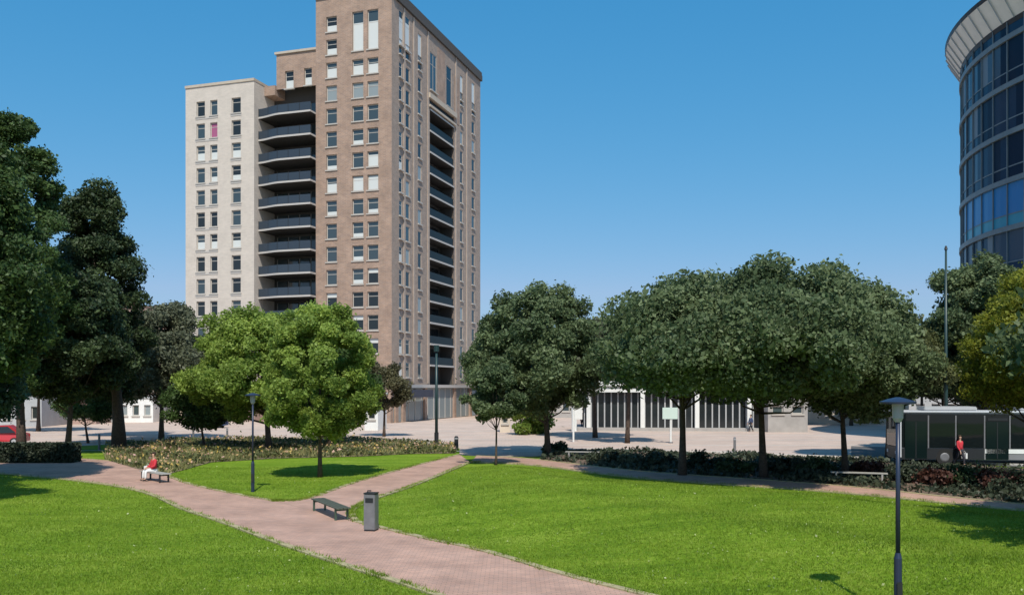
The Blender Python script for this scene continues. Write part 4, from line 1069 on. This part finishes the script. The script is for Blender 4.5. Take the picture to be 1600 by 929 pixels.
# individual shrubs
def shrub(name, label, X, Y, r, h, mk, seed, n=1500, leaf=.14, group='shrubs in the bed beneath the trees', cat='shrub'):
    t = thing(name, label, cat, (X, Y, 0), 0, group)
    crown('foliage', t, L[mk], r, r, .05, h, seed, n, leaf, 16)
    b = MB(); rg = random.Random(seed)
    for i in range(4): a = rg.uniform(0, 6.28); b.tube([(0, 0, -.02), (math.cos(a) * r * .3, math.sin(a) * r * .3, h * .4), (math.cos(a) * r * .6, math.sin(a) * r * .6, h * .75)], [.025, .018, .008], 5)
    b.build('stem', M['bark'], t)
SH = [(948, 722, .9, .9, 'hedge', 'round dark shrub at the left end of the right-hand bed, near the pavilion sign'),
      (985, 724, .8, .8, 'grey', 'grey-green shrub left of the first large trunk'), (1030, 727, 1.0, .9, 'hedge', 'dark shrub just left of the first large trunk'),
      (1105, 732, 1.1, 1.0, 'hedge', 'dark shrub right of the first large trunk'), (1150, 737, 1.0, .8, 'deep', 'very dark shrub between the two large trunks'),
      (1228, 739, 1.0, .9, 'hedge', 'dark shrub right of the second large trunk'), (1272, 740, 1.0, .9, 'deep', 'very dark shrub left of the third trunk'),
      (1362, 741, .9, .8, 'rust', 'reddish shrub behind the long pale bench'), (1425, 752, 1.1, 1.0, 'hedge', 'dark shrub just right of the nearest lamp post'),
      (1470, 757, 1.0, .8, 'rust', 'reddish low shrub below the front half of the bus'), (1515, 758, 1.1, 1.0, 'deep', 'very dark shrub below the person in red'),
      (1560, 764, 1.1, .9, 'rust', 'reddish shrub near the right edge below the bus'), (1598, 770, 1.1, 1.0, 'hedge', 'dark shrub at the right edge of the photo'),
      (868, 706, .9, .9, 'deep', 'dark shrub at the foot of the single dome tree')]
for i, (px, py, r, h, mk, lb) in enumerate(SH):
    X, Y = gp(px, py); shrub('shrub', lb, X, Y, r, h * .72, mk, 300 + i, 2400, .11)
shrub('shrub', 'bright green bush in front of the pale building, left of the pavilion', at(826, 88), 88, 2.2, 3.2, 'bright', 390, 5000, .22, group=None)
# clipped hedge left
Xh, Yh = gp(56, 722)
t = thing('clipped_hedge', 'long dark clipped hedge in shade at the far left', 'hedge', (Xh, Yh, 0))
q = rgA.uniform(-1, 1, (14000, 3)); ax = rgA.integers(0, 3, len(q)); q[np.arange(len(q)), ax] = np.sign(q[np.arange(len(q)), ax]) * rgA.uniform(.9, 1.03, len(q))
pos = q * np.array([2.4, .6, .55]) + np.array([0, 0, .6]); me = leaf_mesh('foliage', pos, .13, rgA.uniform(0, 1, len(q)), 12); me.materials.append(L['hedge'])
o = bpy.data.objects.new('foliage', me); C.objects.link(o); o.parent = t
b = MB(); b.box(-2.2, 2.2, -.45, .45, 0, 1.0); b.build('branches', M['bark'], t)

# ------------------------------------------------------------------ trees
T = tree
T('poplar_tree', 'tallest dark tree at the left edge, rising to a blunt point', 34, 58, hy(160, 58), 4.1, 3.6, 'dark', 21, 46000, .19, 150, 'column', .27, -.5, crs=.8)
T('poplar_tree', 'second tall dark tree with thick trunk, shorter than the leftmost one', 186, 66, hy(276, 66), 3.9, 3.4, 'deep', 22, 36000, .22, 100, 'column', .45, -1.9)
T('broadleaf_tree', 'dark dense tree standing between the two tall left trees', 105, 62, 13.5, 4.0, 3.4, 'deep', 23, 26000, .22, 80, tr=.2)
T('broadleaf_tree', 'lighter green tree whose edge shows at the far left of the photo', 0, 47, 9.5, 2.7, 2.6, 'cool', 24, 15000, .18, 60, tr=.18, X=-28.6)
T('broadleaf_tree', 'spreading tree just left of the view, shading the path', 0, 33, 11, 4.2, 4.0, 'dark', 25, 22000, .2, 80, tr=.25, X=-24.6)
T('broadleaf_tree', 'second spreading tree just left of the view, farther along the path', 0, 42, 16.5, 3.9, 4.7, 'dark', 47, 34000, .19, 110, 'column', tr=.25, X=-25.4)
T('broadleaf_tree', 'dull grey-green tree behind, left of the bright green pair', 252, 78, hy(464, 78), 4.2, 3.5, 'grey', 26, 24000, .24, 70, tr=.22)
T('broadleaf_tree', 'dark grey tree seen behind the thick left trunk', 178, 84, hy(488, 84), 3.6, 3.2, 'deep', 27, 16000, .25, 60, tr=.2)
T('small_tree', 'small green tree with low crown left of the thick dark trunk', 138, 74, 5.4, 2.1, 1.8, 'dark', 28, 7000, .18, 30, tr=.1)
T('broadleaf_tree', 'bright green tree, left one of the bright pair', 420, 64, hy(470, 64), 4.3, 2.2, 'bright', 29, 34000, .2, 90, tr=.22, offs=-.9)
T('broadleaf_tree', 'bright green round tree in front, right one of the bright pair', 500, 46, hy(458, 46), 2.6, 1.7, 'bright', 30, 32000, .16, 80, tr=.11)
T('small_tree', 'low mid green tree left below the bright pair', 320, 66, 5.8, 2.8, 1.7, 'dark', 31, 15000, .18, 50, tr=.1, offs=.2)
T('broadleaf_tree', 'green tree behind the bright pair with its dark trunk on the right', 516, 68, 9.6, 3.2, 2.4, 'dark', 32, 16000, .2, 60, tr=.16)
T('small_tree', 'small brownish tree in front of the foot of the apartment tower', 600, 84, hy(564, 84), 2.2, 2.6, 'brown', 33, 7000, .2, 36, tr=.13)
T('dome_tree', 'single dark dome tree right of the apartment tower', 856, 60, hy(440, 60), 4.3, 2.7, 'linden', 34, 44000, .2, 110, tr=.2, offs=-.9)
T('small_tree', 'thin young tree with a spindly trunk in front of the dome tree', 775, 52.8, 5.9, 1.55, 2.6, 'linden', 35, 8000, .16, 34, tr=.07)
T('broadleaf_tree', 'distant grey-green tree between the single and the large dome trees', 930, 82, hy(492, 82), 4.0, 5.4, 'grey', 36, 18000, .24, 60, tr=.2)
T('broadleaf_tree', 'distant tree peeking out left of the first large dome tree', 980, 74, hy(478, 74), 3.4, 5.4, 'grey', 37, 14000, .24, 50, tr=.18)
T('dome_tree', 'large dome tree, left one of the three big ones', 1066, 47, hy(443, 47), 4.0, 4.2, 'linden', 38, 42000, .19, 110, tr=.2, deep=1.6, oy=-2.5, offs=-.2)
T('dome_tree', 'tallest large dome tree in the middle of the three', 1193, 46, hy(424, 46), 4.2, 4.1, 'linden', 39, 50000, .19, 120, tr=.2, deep=1.6, oy=-2.5)
T('dome_tree', 'large dome tree, right one of the three with a leaning crown', 1321, 47, hy(450, 47), 3.6, 3.4, 'linden', 40, 38000, .19, 100, tr=.17, deep=1.3, oy=-1, offs=-.3)
T('broadleaf_tree', 'olive green tree right behind the three large dome trees', 1388, 58, hy(470, 58), 3.3, 3.9, 'olive', 41, 22000, .21, 70, tr=.18)
T('broadleaf_tree', 'dark tree behind the tall grey mast at the right', 1535, 60, hy(388, 60), 3.9, 3.2, 'linden', 42, 36000, .2, 100, tr=.22)
T('broadleaf_tree', 'shadowy tree left of the mast and above the bus', 1480, 66, 8.6, 3.2, 3.6, 'deep', 43, 18000, .22, 60, tr=.2)
T('broadleaf_tree', 'yellow-green tree at the right edge of the photo', 1632, 40, hy(396, 40), 3.2, 3.3, 'yellow', 44, 34000, .13, 80, tr=.18)
T('broadleaf_tree', 'spreading tree just right of the view, nearest the camera', 0, 26, 10.5, 4.2, 3.4, 'linden', 45, 16000, .22, 70, tr=.2, X=20.2)
T('broadleaf_tree', 'spreading tree beyond the right edge of the photo, shading the near lawn', 0, 21.5, 10.5, 3.9, 3.4, 'linden', 48, 14000, .22, 70, tr=.2, X=17.6)
T('broadleaf_tree', 'spreading tree just right of the view, nearer the bus', 0, 33, 10, 4.0, 3.4, 'linden', 46, 14000, .22, 70, tr=.2, X=26)
for i, (px, Z, top, hf) in enumerate(((1240, 112, 11, 5), (1330, 108, 11, 5), (1110, 114, 11, 5), (1440, 98, 10, 4.5), (60, 94, 9, 4.4), (1560, 92, 9.5, 4.5))):
    T('background_tree', ['grey tree far behind the middle large dome tree', 'grey tree far behind the right large dome tree', 'grey tree far behind the left large dome tree', 'grey tree far behind, above the long flat roof edge', 'dark tree far behind the leftmost trunk', 'grey tree far behind the yellow-green tree'][i], px, Z, top, hf, 4.4, 'grey' if i != 4 else 'deep', 60 + i, 9000, .28, 45, tr=.2, group='trees far behind the plaza')
